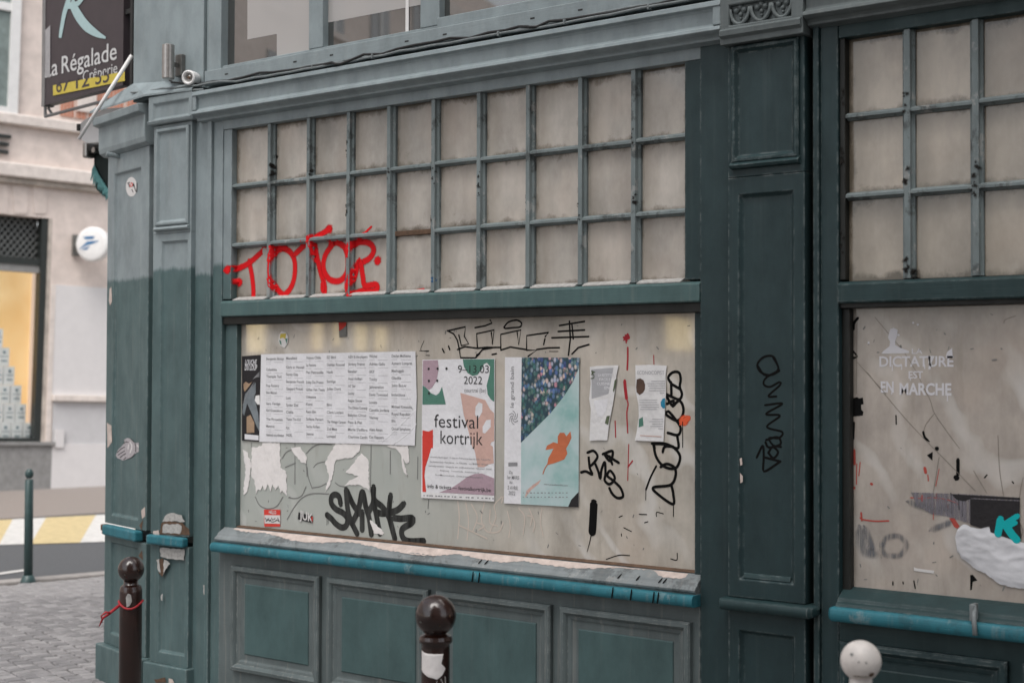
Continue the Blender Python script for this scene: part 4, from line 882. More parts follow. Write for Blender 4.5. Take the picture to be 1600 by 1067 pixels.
# exhibition poster
ep = sheet('exhibition_poster', [(789,558),(905,559),(904,792),(787.5,786)], YP, 'paper_white', 'poster with painted flowers and an orange oak leaf beside the festival poster', 'poster')
ZN = (785,680,9.28)
ink(ep, 'printed_sky', 'print_watercolour', [Z(PO, [(815,558.3),(905,559),(904,792),(814,787.5)], YP)], YP-.0005)
ink(ep, 'printed_flowers', 'print_flowers', [zb([(892,347),(1352,350),(1345,430),(1300,540),(1230,650),(1120,790),(1010,900),(884,1025)])], YP-.0008)
ink(ep, 'printed_leaf', 'ink_orange', [Z(ZG, [(955,340),(965,290),(985,255),(1000,225),(945,235),(955,205),(1000,180),(1030,190),(1030,140),(1045,115),(1075,115),(1090,140),(1118,105),(1125,150),(1108,190),(1088,225),(1097,260),(1075,300),(1010,325)], YP)], YP-.0009, strokes=[(Z(ZG, [(958,335),(940,365),(928,400)], YP), .004)])
ink(ep, 'printed_leaf_shadow', 'ink_salmon', [Z(ZN, [(325,910),(350,800),(440,720),(560,640),(530,700),(420,790)], YP)], YP-.0007)
ink(ep, 'printed_corner', 'paper_black', [Z(ZN, [(1105,820),(1105,1040),(955,1035),(1000,930)], YP)], YP-.0010)
g = MB(); X, Zz = xz(640+828/5.082, 490+745/5.082, YP); hh = xz(640+828/5.082, 490+420/5.082, YP)[1]-Zz
text(g, 'le grand bain', 0, 0, .020, YP, .006, hh, fn=lambda a, b: (X-b, YP-.0008, Zz+a))
cx, cz = zb([(826,825)])[0]
for k in range(6):
    a0 = k*math.pi/3; pts = [(cx+(.006+.020*t)*math.cos(a0+1.7*t)*.95, cz+(.006+.020*t)*math.sin(a0+1.7*t)*1.1) for t in (0,.33,.66,1)]; stroke(g, pts, .003, flat(YP-.0003))
for (s_, x, y, wd, h) in (('Du',100,555,50,.014),('1er MARS',70,630,175,.016),('au',102,695,46,.014),('2 AVRIL',75,780,155,.016),('2022',88,858,100,.016),('www.grandbain-lille.com',605,715,345,.0065)):
    X1, Z1 = xz(785+x/9.28, 680+y/9.28, YP); X2 = xz(785+(x+wd)/9.28, 680+y/9.28, YP)[0]; text(g, s_, X1, Z1, h, YP-.0012, .004, X2-X1, shear=.15)
g.poly(Z(ZN, [(88,392),(220,390),(220,442),(88,448)], YP), YP-.0010)
for k in range(26): x = 300+(k % 13)*52; y = 825+62*(k//13); g.poly(Z(ZN, [(x,y),(x+12+(k*7 % 18),y),(x+12+(k*7 % 18),y+14),(x,y+14)], YP), YP-.0012)
g.build('printed_text', 'ink_grey', ep)
# two flyers cut from wavy strips
ZO = (910,560,7.621)
f1 = sheet('flyer', [(88,100),(180,88),(285,85),(430,80),(405,200),(385,400),(360,560),(320,760),(295,975),(190,972),(85,980),(90,800),(100,600),(80,480),(98,300)], YP, 'paper_flyer', 'narrow torn flyer with a drawn notepad, left of the red streak', 'flyer', o=ZO)
ink(f1, 'printed_picture', 'ink_pale', [Z(ZO, [(110,130),(370,110),(335,300),(310,420),(110,480)], YP)], YP-.0005)
ink(f1, 'printed_notepad', 'paper_white', [Z(ZO, [(140,500),(305,480),(290,600),(240,700),(190,690)], YP)], YP-.0008, strokes=[(Z(ZO, [(140,505),(185,685)], YP), .003)])
ink(f1, 'printed_dark', 'ink_olive', [Z(ZO, [(365,380),(385,260),(410,240),(395,330),(375,405)], YP), Z(ZO, [(268,770),(290,685),(328,680),(308,790)], YP), Z(ZO, [(103,140),(160,160),(115,185)], YP)], YP-.0009, strokes=[(Z(ZO, [(108,190),(135,190),(138,230),(105,238)], YP), .004)])
g = MB()
for (s_, x, y, wd) in (('LA RECETTE',190,215,165),('FACILE',205,265,130),('CUISINE',175,315,155),('EN',265,365,60)): 
    X1, Z1 = xz(910+x/7.621, 560+y/7.621, YP); text(g, s_, X1, Z1, .011, YP-.0012, .012, xz(910+(x+wd)/7.621, 600, YP)[0]-X1)
g.build('printed_text', 'paper_white', f1)
f2 = sheet('flyer', [(630,80),(800,75),(1005,85),(990,200),(995,400),(980,650),(965,990),(850,985),(720,980),(625,975),(650,850),(672,680),(665,540),(635,400)], YP, 'paper_flyer', 'narrow torn flyer with a blue dot, right of the red streak', 'flyer', o=ZO)
ink(f2, 'printed_photo', 'ink_brown', [Z(ZO, [(648,250),(690,236),(730,260),(748,310),(745,370),(720,410),(680,435),(645,400),(640,340)], YP)], YP-.0006)
ink(f2, 'printed_label', 'ink_green', [Z(ZO, [(675,720),(720,695),(728,800),(670,820)], YP)], YP-.0006)
ink(f2, 'printed_dot', 'ink_blue', [Z(ZO, [(985,470),(955,480),(932,520),(935,565),(960,595),(984,590)], YP)], YP-.0006)
g = MB(); X1, Z1 = xz(910+655/7.621, 560+190/7.621, YP); text(g, 'ECONOCOPIST', X1, Z1, .015, YP-.0008, 0, xz(910+975/7.621, 600, YP)[0]-X1)
for (y, a, b) in ((270,820,985),(298,775,985),(325,785,980),(352,800,985),(382,795,985),(410,925,975),(495,680,890),(522,680,890),(550,680,910),(578,700,910),(605,690,890),(722,830,960),(750,800,965),(778,830,955),(806,810,960),(835,905,960)): stroke(g, Z(ZO, [(a,y),(b,y)], YP), .0022, flat(YP-.0003), curve=False)
g.build('printed_text', 'ink_pale', f2)
ink(f2, 'printed_line', 'ink_salmon', strokes=[(Z(ZO, [(690,915),(940,930)], YP), .003)], Y=YP-.0006)
# stickers
st = sheet('name_sticker', [(262,578),(390,580),(388,712),(265,712)], YP+.002, 'ink_red', 'red hello name-tag sticker low on the whitewashed pane', 'sticker', o=ZE)
ink(st, 'printed_field', 'sticker_white', [Z(ZE, [(264,622),(388,624),(387,690),(266,688)], YP)], YP+.0014)
g = MB(); X1, Z1 = xz(360+300/5, 680+610/5, YP); text(g, 'HELLO', X1, Z1, .016, YP+.0012, .02, xz(360+356/5, 680+610/5, YP)[0]-X1); g.build('printed_hello', 'sticker_white', st)
ink(st, 'handwriting', 'ink_black', strokes=[(Z(ZE, [(272+i*16,645+((i*7) % 3)*12),(284+i*16,668-((i*5) % 3)*10)], YP), .004) for i in range(7)]+[(Z(ZE, [(275,672),(300,660),(330,678),(360,662),(385,675)], YP), .003)], Y=YP+.001)
st = sheet('tag_sticker', [(532,600),(642,630),(640,685),(526,655)], YP+.002, 'ink_black', 'small black sticker lettered JUK beside the big black tag', 'sticker', o=ZE)
g = MB(); o_ = Z(ZE, [(538,648),(640,678)], YP); sl = (o_[1][1]-o_[0][1])/(o_[1][0]-o_[0][0]); text(g, 'JUK', 0, 0, .040, YP, .02, .088, fn=lambda a, b: (o_[0][0]+a, YP+.0012, o_[0][1]+b+a*sl)); g.build('printed_letters', 'sticker_white', st)
ink(st, 'printed_figure', 'ink_red', [Z(ZE, [(632,632),(641,634),(640,684),(630,668)], YP)], YP+.0012)
st = sheet('flower_sticker', [(385,170),(405,140),(440,150),(460,185),(455,235),(430,272),(395,255),(380,215)], YP+.002, 'sticker_white', 'round half-scraped yellow sticker above the listing poster', 'sticker', o=ZF)
ink(st, 'printed_yellow', 'sign_yellow', [Z(ZF, [(395,160),(440,155),(435,205),(415,190),(390,200)], YP)], YP+.0014); ink(st, 'printed_green', 'ink_green', [Z(ZF, [(385,210),(400,215),(405,250),(392,240)], YP), Z(ZF, [(432,200),(452,195),(445,240)], YP)], YP+.0012)
st = sheet('scraped_sticker', [(858,70),(920,70),(924,185),(864,190)], YP+.002, 'steel_dull', 'grey sticker remnant with a red top under the transom', 'sticker', o=ZF); ink(st, 'printed_red', 'ink_red', [Z(ZF, [(858,70),(920,70),(915,95),(890,120),(862,135)], YP)], YP+.0014)
# torn paper left on the glass
torn = [([(165,95),(240,85),(250,58),(300,56),(388,58),(390,250),(435,280),(440,470),(405,430),(390,450),(375,390),(350,430),(330,380),(315,440),(290,380),(270,430),(250,390),(235,430),(215,420),(200,460),(190,360),(165,320)], 'big comb-edged scrap of torn paper below the listing poster'),
 ([(95,110),(130,130),(165,230),(150,330),(130,440),(105,465),(105,380),(120,260)], 'leftmost thin sliver of torn paper on the whitewashed pane'), ([(475,95),(545,90),(595,170),(590,220),(560,215),(500,150)], 'small torn paper scrap between two faint scribbled loops'),
 ([(820,64),(1020,66),(1010,120),(960,170),(890,178),(830,190),(810,230),(805,300),(770,400),(740,440),(770,330),(740,210),(790,120)], 'curling torn paper scrap hanging from the listing poster, left of centre'), ([(1020,140),(1075,190),(1085,430),(1020,390),(960,385),(890,390),(930,350),(1000,318),(900,290),(960,220)], 'torn paper scrap just above the big black tag'),
 ([(1220,78),(1390,82),(1395,210),(1375,220),(1350,180),(1385,330),(1350,270),(1335,160),(1300,110)], 'pointed torn paper strip below the right corner of the listing poster'), ([(1090,660),(1130,690),(1200,760),(1190,775),(1120,765)], 'tiny torn paper triangle inside the big black tag')]
for pts, lb in torn: sheet('torn_paper', ragged(pts, 5, len(lb)), .0572 if 'tiny' not in lb else .0584, 'paper_torn', lb, 'paper scrap', 'paper scraps left on the whitewashed pane', o=ZE)
# right window: dark poster and crumpled plastic
bp = sheet('dark_poster', [(785,378),(1080,392),(1078,500),(1088,610),(1060,630),(905,575),(900,540),(850,552),(785,532)], .0555, 'paper_black', 'black poster with a turquoise letter K in the right window', 'poster', o=ZK)
ink(bp, 'printed_letter', 'marker_teal', strokes=[(Z(ZK, [(965,500),(958,540),(950,585)], YP), .024), (Z(ZK, [(1065,480),(1010,515),(965,545)], YP), .018), (Z(ZK, [(1000,540),(1030,585),(1060,620)], YP), .026), (Z(ZK, [(1010,545),(1055,520)], YP), .014)], Y=.0548)
ts = sheet('torn_strip', [(430,338),(620,345),(780,350),(1080,370),(1080,392),(785,378),(785,525),(700,500),(640,480),(560,470),(470,420)], .0585, 'smear_film', 'torn greyish mauve strip with black drips beside the dark poster', 'poster', o=ZK)
ink(ts, 'printed_dark', 'paper_black', [Z(ZK, [(670,350),(1080,372),(1080,385),(800,372),(740,392),(700,380)], YP)], .0580)
out = Z(ZK, [(690,610),(700,570),(740,530),(800,548),(850,556),(890,540),(905,575),(1000,605),(1105,640),(1250,660),(1250,910),(1105,915),(1000,900),(930,870),(870,820),(800,790),(740,740),(700,690)], .05)
from mathutils import noise as mn
cr = MB(); P_ = [np.array(xz(1310+a/3.81, 680+b/3.81, .05)) for a, b in ragged([(690,610),(700,570),(740,530),(800,548),(850,556),(890,540),(905,575),(1000,605),(1105,640),(1250,660),(1250,910),(1105,915),(1000,900),(930,870),(870,820),(800,790),(740,740),(700,690)], 5, 4)]; zs_ = [p[1] for p in P_]; xs_ = [p[0] for p in P_]; NX, NZ = 46, 26; vs = []; fs = []
def spanx(x):
    zz = [a[1]+(b_[1]-a[1])*(x-a[0])/(b_[0]-a[0]) for a, b_ in zip(P_, P_[1:]+P_[:1]) if (a[0]-x)*(b_[0]-x) <= 0 and abs(a[0]-b_[0]) > 1e-9]
    return (min(zz), max(zz)) if zz else (np.mean(zs_), np.mean(zs_))
for i in range(NX+1):
    x = min(xs_)+(max(xs_)-min(xs_))*(.002+.996*i/NX); l_, h_ = spanx(x)
    for j in range(NZ+1):
        z = l_+(h_-l_)*j/NZ; e = min(1, min(j, NZ-j)/3, min(i, NX-i)/3); q = Vector((x*8+z*9, z*17-x*5, 3)); f1_ = abs(mn.noise(q))+.5*abs(mn.noise(q*2.6))+.25*abs(mn.noise(q*6))
        vs.append((x, .0568-e*(.0012+.0055*max(0, .62-f1_)), z))
for i in range(NX):
    for j in range(NZ): a = i*(NZ+1)+j; fs.append((a, a+NZ+1, a+NZ+2, a+1))
cr.add(vs, fs); o = cr.build('plastic_sheet', 'plastic_sheet', None, recalc=True, smooth=True); tag(o, 'crumpled white plastic sheet stuffed low in the right window', 'plastic sheet')
sheet('price_label', [(450,785),(470,792),(570,805),(568,822),(450,805)], .0585, 'sticker_white', 'small white label strip low on the right pane', 'sticker', o=ZK)
# stickers on the corner pilaster
def cpt(px, py, lift=.0):      # photo point on the corner pilaster field
    P = np.array([CB[0]+cn[0]*(.014-lift), CB[1]+cn[1]*(.014-lift), 0.0]); return hitp(px, py, P, np.array([cn[0], cn[1], 0.0]))
def csheet(name, pts, mat, label, cat, lift=.001, parent=None):
    q = [cpt(x, y, lift) for x, y in pts]; e = MB(); e.add([tuple(p) for p in q], [tuple(range(len(q)))]); o = e.build(name, mat, parent)
    return tag(o, label, cat) if not parent else o
def cstroke(name, parent, mat, lines, w, lift=.0018):
    g = MB()
    for L_ in lines:
        pp = smoothpts(L_, 1.5); vs = []; fs = []
        for i, p in enumerate(pp):
            d = pp[min(i+1,len(pp)-1)]-pp[max(i-1,0)]; nn = np.array([-d[1], d[0]])/max(1e-6, np.linalg.norm(d))*w/2
            vs += [tuple(cpt(*(p+nn), lift)), tuple(cpt(*(p-nn), lift))]
        for i in range(len(pp)-1): a = 2*i; fs.append((a, a+1, a+3, a+2))
        g.add(vs, fs)
    return g.build(name, mat, parent)
rs = csheet('round_sticker', [(205.3+8.7*math.cos(t), 292.2+15.2*math.sin(t)) for t in [2*math.pi*i/24 for i in range(24)]], 'sticker_white', 'round white lettered sticker high on the corner post', 'sticker')
cstroke('handwriting', rs, 'ink_black', [[(199,287),(203,285)],[(201,287),(202,293)],[(209,286),(208,292)],[(209,288),(213,300),(214,286)],[(206,296),(208,301)]], 1.2); cstroke('red_letter', rs, 'ink_red', [[(204,287),(206,286),(207,290),(204,292),(203,288)]], 1.4)
hand = csheet('hand_sticker', [(180.8,712),(184,703),(190,697),(193,693),(195,689),(193.5,687),(199,684),(206,686),(211,692),(220,691),(221,699),(219,705),(213,707),(208,713),(203,715),(198,717),(192,719.5),(188,717),(184,716)], 'sticker_skin', 'grey pasted cutout of an open hand on the corner post', 'sticker')
cstroke('finger_line', hand, 'ink_black', [[(183,707),(189,701),(195,698)],[(184,711),(190,707),(195,704)],[(187,715),(192,711),(197,708)],[(193,718),(197,714)],[(193,693),(197,690),(201,691)],[(211,692),(212,700),(212,706)],[(199,717),(206,714),(211,708)],[(204,685),(210,691)]], 1.1)
cstroke('highlight', hand, 'sticker_white', [[(203,690),(206,697),(203,708)],[(201,694),(200,702)],[(214,695),(218,700)]], 1.8, .0015)
# flaked paint on the left posts
def flake(parent, pts, Y, mat='bare_wood'): MB().poly(Z(PO, pts, Y), Y).build('flaked_paint', mat, parent)
ZP = (140,760,3.477)
for pts, mt in (([(380,240),(392,195),(420,185),(505,195),(520,215),(540,230),(545,262),(380,262)], 'bare_wood_brown'), ([(395,190),(420,150),(460,142),(500,155),(518,190),(405,188)], 'putty_white'), ([(395,250),(402,205),(480,200),(500,215),(490,258)], 'putty_white'), ([(345,240),(375,235),(378,262),(345,262)], 'bare_wood'), ([(382,334),(515,338),(514,400),(440,392),(384,380)], 'putty_white'), ([(362,395),(400,388),(404,440),(395,490),(375,470)], 'bare_wood_brown'), ([(405,395),(438,418),(405,465),(398,480)], 'putty_white'), ([(362,398),(378,392),(385,470),(372,455)], 'putty_white'), ([(615,535),(632,532),(648,560),(640,585),(622,588)], 'putty_white'), ([(386,590),(398,580),(395,620),(388,615)], 'putty_white'), ([(350,1045),(410,1035),(415,1062),(360,1065)], 'bare_wood_brown'), ([(430,1040),(450,1045),(460,1065),(430,1065)], 'bare_wood')):
    Yp = -.0312 if pts[0][0] < 600 else -.0035
    if pts[0][1] > 1000: Yp = -.0512
    _fk = globals().get('_fk', 0)+1; Yp -= .0005*_fk
    MB().poly(Z(ZP, ragged(pts, 4, int(pts[0][0])), Yp), Yp).build('flaked_paint', mt, p2)
for pts, mt in (([(280,130),(300,110),(302,160),(285,175)], 'bare_wood'), ([(110,900),(150,880),(160,900),(150,945),(115,935)], 'bare_wood'), ([(270,210),(290,180),(283,240)], 'bare_wood_brown'), ([(265,375),(285,345),(290,400)], 'bare_wood_brown'), ([(62,960),(85,950),(82,1000),(68,990)], 'bare_wood_brown')):
    csheet('flaked_paint', [(140+a/3.477, 760+b/3.477) for a, b in pts], mt, '', '', .0155, cpil)
csheet('flaked_paint', [(171,452),(174,448),(175,470),(172,478),(170,470)], 'bare_wood', '', '', .0155, cpil)
csheet('flaked_paint', [(167,660),(174,665),(175,690),(168,700)], 'bare_wood', '', '', .0155, cpil)

# ------------------------------------------------------------------ fittings on the building
# cables along the cornice
def cable(name, pts, r, mat, label, sag=.004, seed=0):
    rnd = random.Random(seed); P = smoothpts(pts, .09); b = MB(); b.tube([(p[0], p[1]+rnd.uniform(-sag,sag)*.6, p[2]+rnd.uniform(-sag,sag)) for p in P], r, 6); o = b.build(name, mat, None, smooth=True); return tag(o, label, 'cable', 'cables along the cornice')
cable('cable', [(-5.95,-.02,3.075),(-5.5,-.045,3.055),(-5.0,-.045,3.034),(-4.0,-.045,3.036),(-3.0,-.045,3.034),(-2.5,-.06,3.045),(-2.35,-.075,3.075),(-1.9,-.075,3.12)], .0055, 'cable_painted', 'thick grey painted cable nearest the edge of the cornice', .005, 1)
cable('cable', [(-5.72,.0,3.14),(-5.5,-.026,3.066),(-4.9,-.030,3.050),(-4.55,-.045,3.042),(-4.45,-.070,3.022),(-4.38,-.05,3.04),(-4.2,-.04,3.046),(-3.9,-.036,3.050),(-3.45,-.04,3.046),(-3.38,-.062,3.030),(-3.3,-.04,3.046),(-3.0,-.034,3.050),(-2.5,-.045,3.052),(-2.4,-.08,3.09)], .006, 'black_rubber', 'black cable with loose loops along the cornice', .008, 2)
cable('cable', [(-5.45,-.016,3.058),(-4.6,-.014,3.052),(-3.8,-.016,3.052),(-3.1,-.012,3.054),(-2.55,-.02,3.060),(-2.3,-.080,3.095)], .0045, 'cable_painted', 'thin cable close under the upper window sill', .005, 3)
for k, x in enumerate((-4.62,-4.25,-3.55,-3.22,-2.83)):
    b = MB(); b.box(x-.004, x+.004, -.053, -.030, 3.026, 3.047); tag(b.build('cable_clip', 'cable_painted', None, bevel=.002), ['leftmost small clip','second small clip from the left','middle small clip','fourth small clip from the left','rightmost small clip'][k]+' holding the cornice cables', 'clip', 'cable clips on the cornice')
# cylindrical wall lamp
wp = at(263, 97, -.07); wl_ = tag(empty('wall_lamp', tuple(wp)), 'brushed steel cylinder lamp on the wall above the cornice', 'lamp')
b = MB(); b.lathe([(.026,-.085),(.030,-.083),(.030,.083),(.026,.085)], (wp[0],wp[1],wp[2]), 24); b.build('lamp_body', 'steel_brushed', wl_, smooth=False, bevel=.001)
x2, z2 = xz(281, 103, .0); b = MB(); b.box(x2-.024, x2+.024, -.012, .016, z2-.055, z2+.055); b.build('back_plate', 'steel_dull', wl_, bevel=.004); b = MB(); b.box(wp[0]+.0, x2, -.055, -.005, z2-.012, z2+.012); b.build('arm', 'steel_dull', wl_, bevel=.003)
# bare lamp holder / camera
cpn = at(297, 122, -.045); ch = tag(empty('lamp_holder', tuple(cpn)), 'white round lamp holder beside the steel wall lamp', 'lamp holder')
ax = Vector((.35,-.93,-.1)).normalized(); rot = ax.to_track_quat('Z','Y').to_matrix()
def ltf(p): q = rot @ Vector((p[0],p[1],p[2])); return (q.x+cpn[0], q.y+cpn[1], q.z+cpn[2])
MB(ltf).lathe([(.028,-.06),(.034,-.03),(.036,.0),(.036,.018),(.030,.022),(.024,.018),(.023,.004)], (0,0,0), 20).build('housing', 'plastic_white', ch, smooth=False)
MB(ltf).lathe([(.022,.002),(.016,.006),(.010,.012)], (0,0,0), 16).build('socket', 'steel_brushed', ch, smooth=True); MB(ltf).lathe([(.008,.012),(.006,.018)], (0,0,0), 10).build('contact', 'bare_wood_brown', ch)
tb = MB(); tb.tube([(cpn[0]-.03,cpn[1]+.02,cpn[2]+.01),(cpn[0]-.05,cpn[1]+.01,cpn[2]-.03),(cpn[0]-.02,cpn[1],cpn[2]-.06),(cpn[0]+.1,cpn[1],cpn[2]-.07)], .006, 6); tb.build('lead', 'cable_painted', ch, smooth=True)
# flag bracket on the corner post
fb = cpt(189, 246, .0); fbe = tag(empty('flag_bracket', tuple(fb)), 'small painted tube bracket at the top of the corner post', 'bracket')
b = MB(); P0 = cpt(191, 246, -.001); b.tube([tuple(P0), tuple(P0+np.array([-.035,-.075,.012]))], .013, 12); b.build('tube', 'paint_old', fbe, smooth=False)
csheet('plate', [(188,231),(196,229),(196,261),(188,262)], 'paint_old', '', '', .003, fbe)

# hanging sign, side-on to the street corner
SA, SB = np.array([-6.335,.30]), np.array([-7.40,.425]); SL = float(np.linalg.norm(SB-SA)); su = (SA-SB)/SL; sn = np.array([-su[1]*-1, su[0]*-1])
if sn[1] > 0: sn = -sn
def stf(p): q = SB+su*p[0]+sn*p[2]; return (float(q[0]), float(q[1]), float(p[1]))   # (along, height, out)
def spx(px, py, out=0.0):
    P = hitp(px, py, np.array([SB[0]+sn[0]*out, SB[1]+sn[1]*out, 0.0]), np.array([sn[0], sn[1], 0.0])); return (float(np.dot(P[:2]-SB, su)), float(P[2]))
sg = tag(empty('hanging_sign', (float(SB[0]), float(SB[1]), 3.2)), 'dark purple projecting creperie sign lettered La Régalade', 'sign')
s0, zb0 = spx(66, 166); s1, zb1 = spx(192, 133); zs = (zb0+zb1)/2
b = MB(stf); b.add([(s0,zs,0),(s1,zs,0),(s1,zs+1.5,0),(s0,zs+1.5,0),(s0,zs,-.05),(s1,zs,-.05),(s1,zs+1.5,-.05),(s0,zs+1.5,-.05)], [(0,1,2,3),(7,6,5,4),(0,4,5,1),(1,5,6,2),(2,6,7,3),(3,7,4,0)]); board = b.build('board', 'sign_purple', sg, recalc=True)
b = MB(stf); e_ = spx(72.5,100)[0]; b.add([(s0-.004,zs-.004,.004),(e_-.012,zs-.004,.004),(e_-.012,zs+1.5,.004),(s0-.004,zs+1.5,.004),(s0-.004,zs-.004,-.06),(e_-.012,zs-.004,-.06),(e_-.012,zs+1.5,-.06),(s0-.004,zs+1.5,-.06)], [(0,1,2,3),(7,6,5,4),(0,4,5,1),(1,5,6,2),(2,6,7,3),(3,7,4,0)]); b.build('edge_trim', 'sign_frame', sg, recalc=True)
def sstroke(name, mat, lines, out=.003):
    g = MB(stf)
    for L_, ws in lines:
        pp = smoothpts([spx(*p) for p in L_], .012); n = len(pp); vs = []; fs = []
        for i, p in enumerate(pp):
            d = pp[min(i+1,n-1)]-pp[max(i-1,0)]; nn = np.array([-d[1], d[0]])/max(1e-9, np.linalg.norm(d)); t = i/(n-1)*(len(ws)-1); k = min(int(t), len(ws)-2); w = (ws[k]+(ws[k+1]-ws[k])*(t-k))/2
            vs += [(*(p+nn*w), out), (*(p-nn*w), out)]
        for i in range(n-1): a = 2*i; fs.append((a, a+1, a+3, a+2))
        g.add(vs, fs)
    return g.build(name, mat, board)
ZQ = 5.928
sstroke('letter_stroke', 'sign_pale_blue', [([(x/ZQ, y/ZQ) for x, y in ((760,-300),(690,-150),(640,0),(600,130),(575,260),(560,355))], (.06,.055,.05,.05,.045,.035))], .003)
sstroke('letter_stroke', 'sign_pale_blue', [([(x/ZQ, y/ZQ) for x, y in ((900,-200),(820,-90),(720,40),(610,60))], (.03,.035,.035,.04))], .0036)
sstroke('letter_stroke', 'sign_pale_blue', [([(x/ZQ, y/ZQ) for x, y in ((665,20),(720,130),(800,240),(900,315),(985,355))], (.06,.068,.06,.04,.012))], .0042)
def stext(s_, px, py, px2, py2, h, mat, name, bold=0.0):
    a, z = spx(px, py); a2, z2 = spx(px2, py2); sl = (z2-z)/(a2-a); g = MB(stf); text(g, s_, 0, 0, h, 0, bold, a2-a, fn=lambda q, w: (a+q, z+w+q*sl, .003)); return g.build(name, mat, board)
stext('La', 71, 122, 91, 117, .105, 'sign_white', 'lettering', .006); stext('Régalade', 97, 115.5, 183, 93, .105, 'sign_white', 'lettering', .006); stext('Crêperie', 130, 128, 184, 114, .062, 'sign_white', 'lettering', 0)
g = MB(stf); q = [spx(*p) for p in ((84,134),(196,112),(196,127),(84,150))]; g.add([(*p, .0045) for p in q], [(0,1,2,3)]); g.build('phone_strip', 'sign_yellow', board)
g = MB(stf); q = [spx(*p) for p in ((71.5,48),(79.5,40),(79.0,122),(71.5,120))]; g.add([(*p, .0036) for p in q], [(0,1,2,3)]); g.build('ghost_patch', 'sign_ghost', board)
a, z = spx(89, 145.5); a2, z2 = spx(178, 127); sl = (z2-z)/(a2-a); g = MB(stf); pass
for k, s_ in enumerate(('67','12','55')):
    g = MB(stf); o_ = (a2-a)*(.0,.36,.70)[k]; text(g, s_, 0, 0, .088, 0, .006, (a2-a)*.235, fn=lambda q, w: (a+o_+q, z+min(w, .062)+(o_+q)*sl, .0058)); g.build('phone_number', 'sign_purple', board)
g = MB(stf)
for (p, q, r_) in (((63,0),(61,181),.010),((61,181),(185,148),.010),((66,168),(72,178),.008),((200,-40),(200,140),.022)):
    A, Bq = spx(*p), spx(*q); g.tube([(A[0],A[1],-.04),(Bq[0],Bq[1],-.04)], r_, 8)
g.build('bracket', 'sign_frame', sg, recalc=True)
g = MB(stf); A, Bq = spx(206,-60), spx(206,132); g.box(A[0]-.012, A[0]+.014, Bq[1], A[1], -.05, -.0) ; A = spx(193,19); Bq = spx(209,17); g.box(A[0], Bq[0], A[1]-.014, A[1]+.014, -.04, -.01); g.build('post', 'black_rubber', sg, recalc=True)
# white flag pole leaning out from the corner
pA, pB = at(206, 87, .05), at(123, 218, -.12); fpole = tag(empty('flag_pole', tuple(pA)), 'bare white flag pole leaning out from the corner wall', 'pole')
b = MB(); b.tube([tuple(pA), tuple(pB)], [.0105,.009], 10); b.build('pole', 'plastic_white', fpole, smooth=True); b = MB(); b.tube([tuple(pA+np.array([.03,.0,.05])), tuple(pA+np.array([.012,.01,.02])), tuple(pA+np.array([.014,0,-.03]))], .006, 6); b.build('hook', 'black_rubber', fpole, smooth=True)
# awning with milk-white end cap round the corner
aw = tag(empty('awning', (-6.75,1.0,2.4)), 'folded dark green awning with a frayed turquoise fringe round the corner', 'awning')
AW = np.array([-6.9,.75,0.0]); AN = np.array([0.0,-1.0,0.0])
def ap(x, y, Y): return at(x, y, Y)
def slab(pts, Y, th, name, mat, parent, smooth=False):
    n = len(pts); P = [ap(x, y, Y) for x, y in pts]; e = MB(); e.add([tuple(p) for p in P]+[(p[0],p[1]+th,p[2]) for p in P], [tuple(range(n)), tuple(range(2*n-1,n-1,-1))]+[(i,i+n,(i+1) % n+n,(i+1) % n) for i in range(n)]); return e.build(name, mat, parent, recalc=True, bevel=.004)
slab([(147,236),(152,228),(190,222),(190,318),(172,311),(160,306),(150,296),(146,270)], .75, .9, 'canvas', 'awning_green', aw)
g = MB(); rnd = random.Random(9)
for k in range(90):
    t = k/89; x = 144+27*t; y = 258+46*t**.8; L_ = rnd.uniform(6,19)*(1.3-.6*t); P = ap(x+4, y, .74); Q = ap(x+rnd.uniform(-3,3), y+L_, .735); g.tube([tuple(P), tuple((P+Q)/2+np.array([rnd.uniform(-.01,.01),0,0])), tuple(Q)], [.005,.004,.0015], 5)
g.build('fringe', 'fringe_teal', aw, smooth=True)
b = MB(); P = ap(136, 235, .72); b.tube([tuple(P), tuple(P+np.array([.6,.0,.02]))], .032, 14); b.build('roller', 'black_rubber', aw); P = ap(145.5, 234.5, .68); b = MB(); b.tube([tuple(P), tuple(P+np.array([0,.06,0]))], .017, 12); b.build('bolt', 'steel_brushed', aw); P = ap(135.5, 235, .70); b = MB(); b.box(P[0]-.022,P[0]+.022,P[1]-.02,P[1]+.05,P[2]-.048,P[2]+.048); b.build('end_bracket', 'steel_brushed', aw, bevel=.012)
mk = tag(empty('awning_hood', tuple(ap(150,205,.6))), 'milky white rounded hood behind the flag pole at the corner', 'awning hood')
pts = [(122,200),(124,194),(134,186),(150,178),(160,170),(192,168),(192,221),(168,222),(136,224),(128,220)]
slab(pts, .62, .7, 'shell', 'lamp_milk', mk); P = ap(121.5,199,.61); b = MB(); b.box(P[0]-.012,P[0]+.012,P[1],P[1]+.05,P[2]-.02,P[2]+.02); b.build('catch', 'black_rubber', mk)

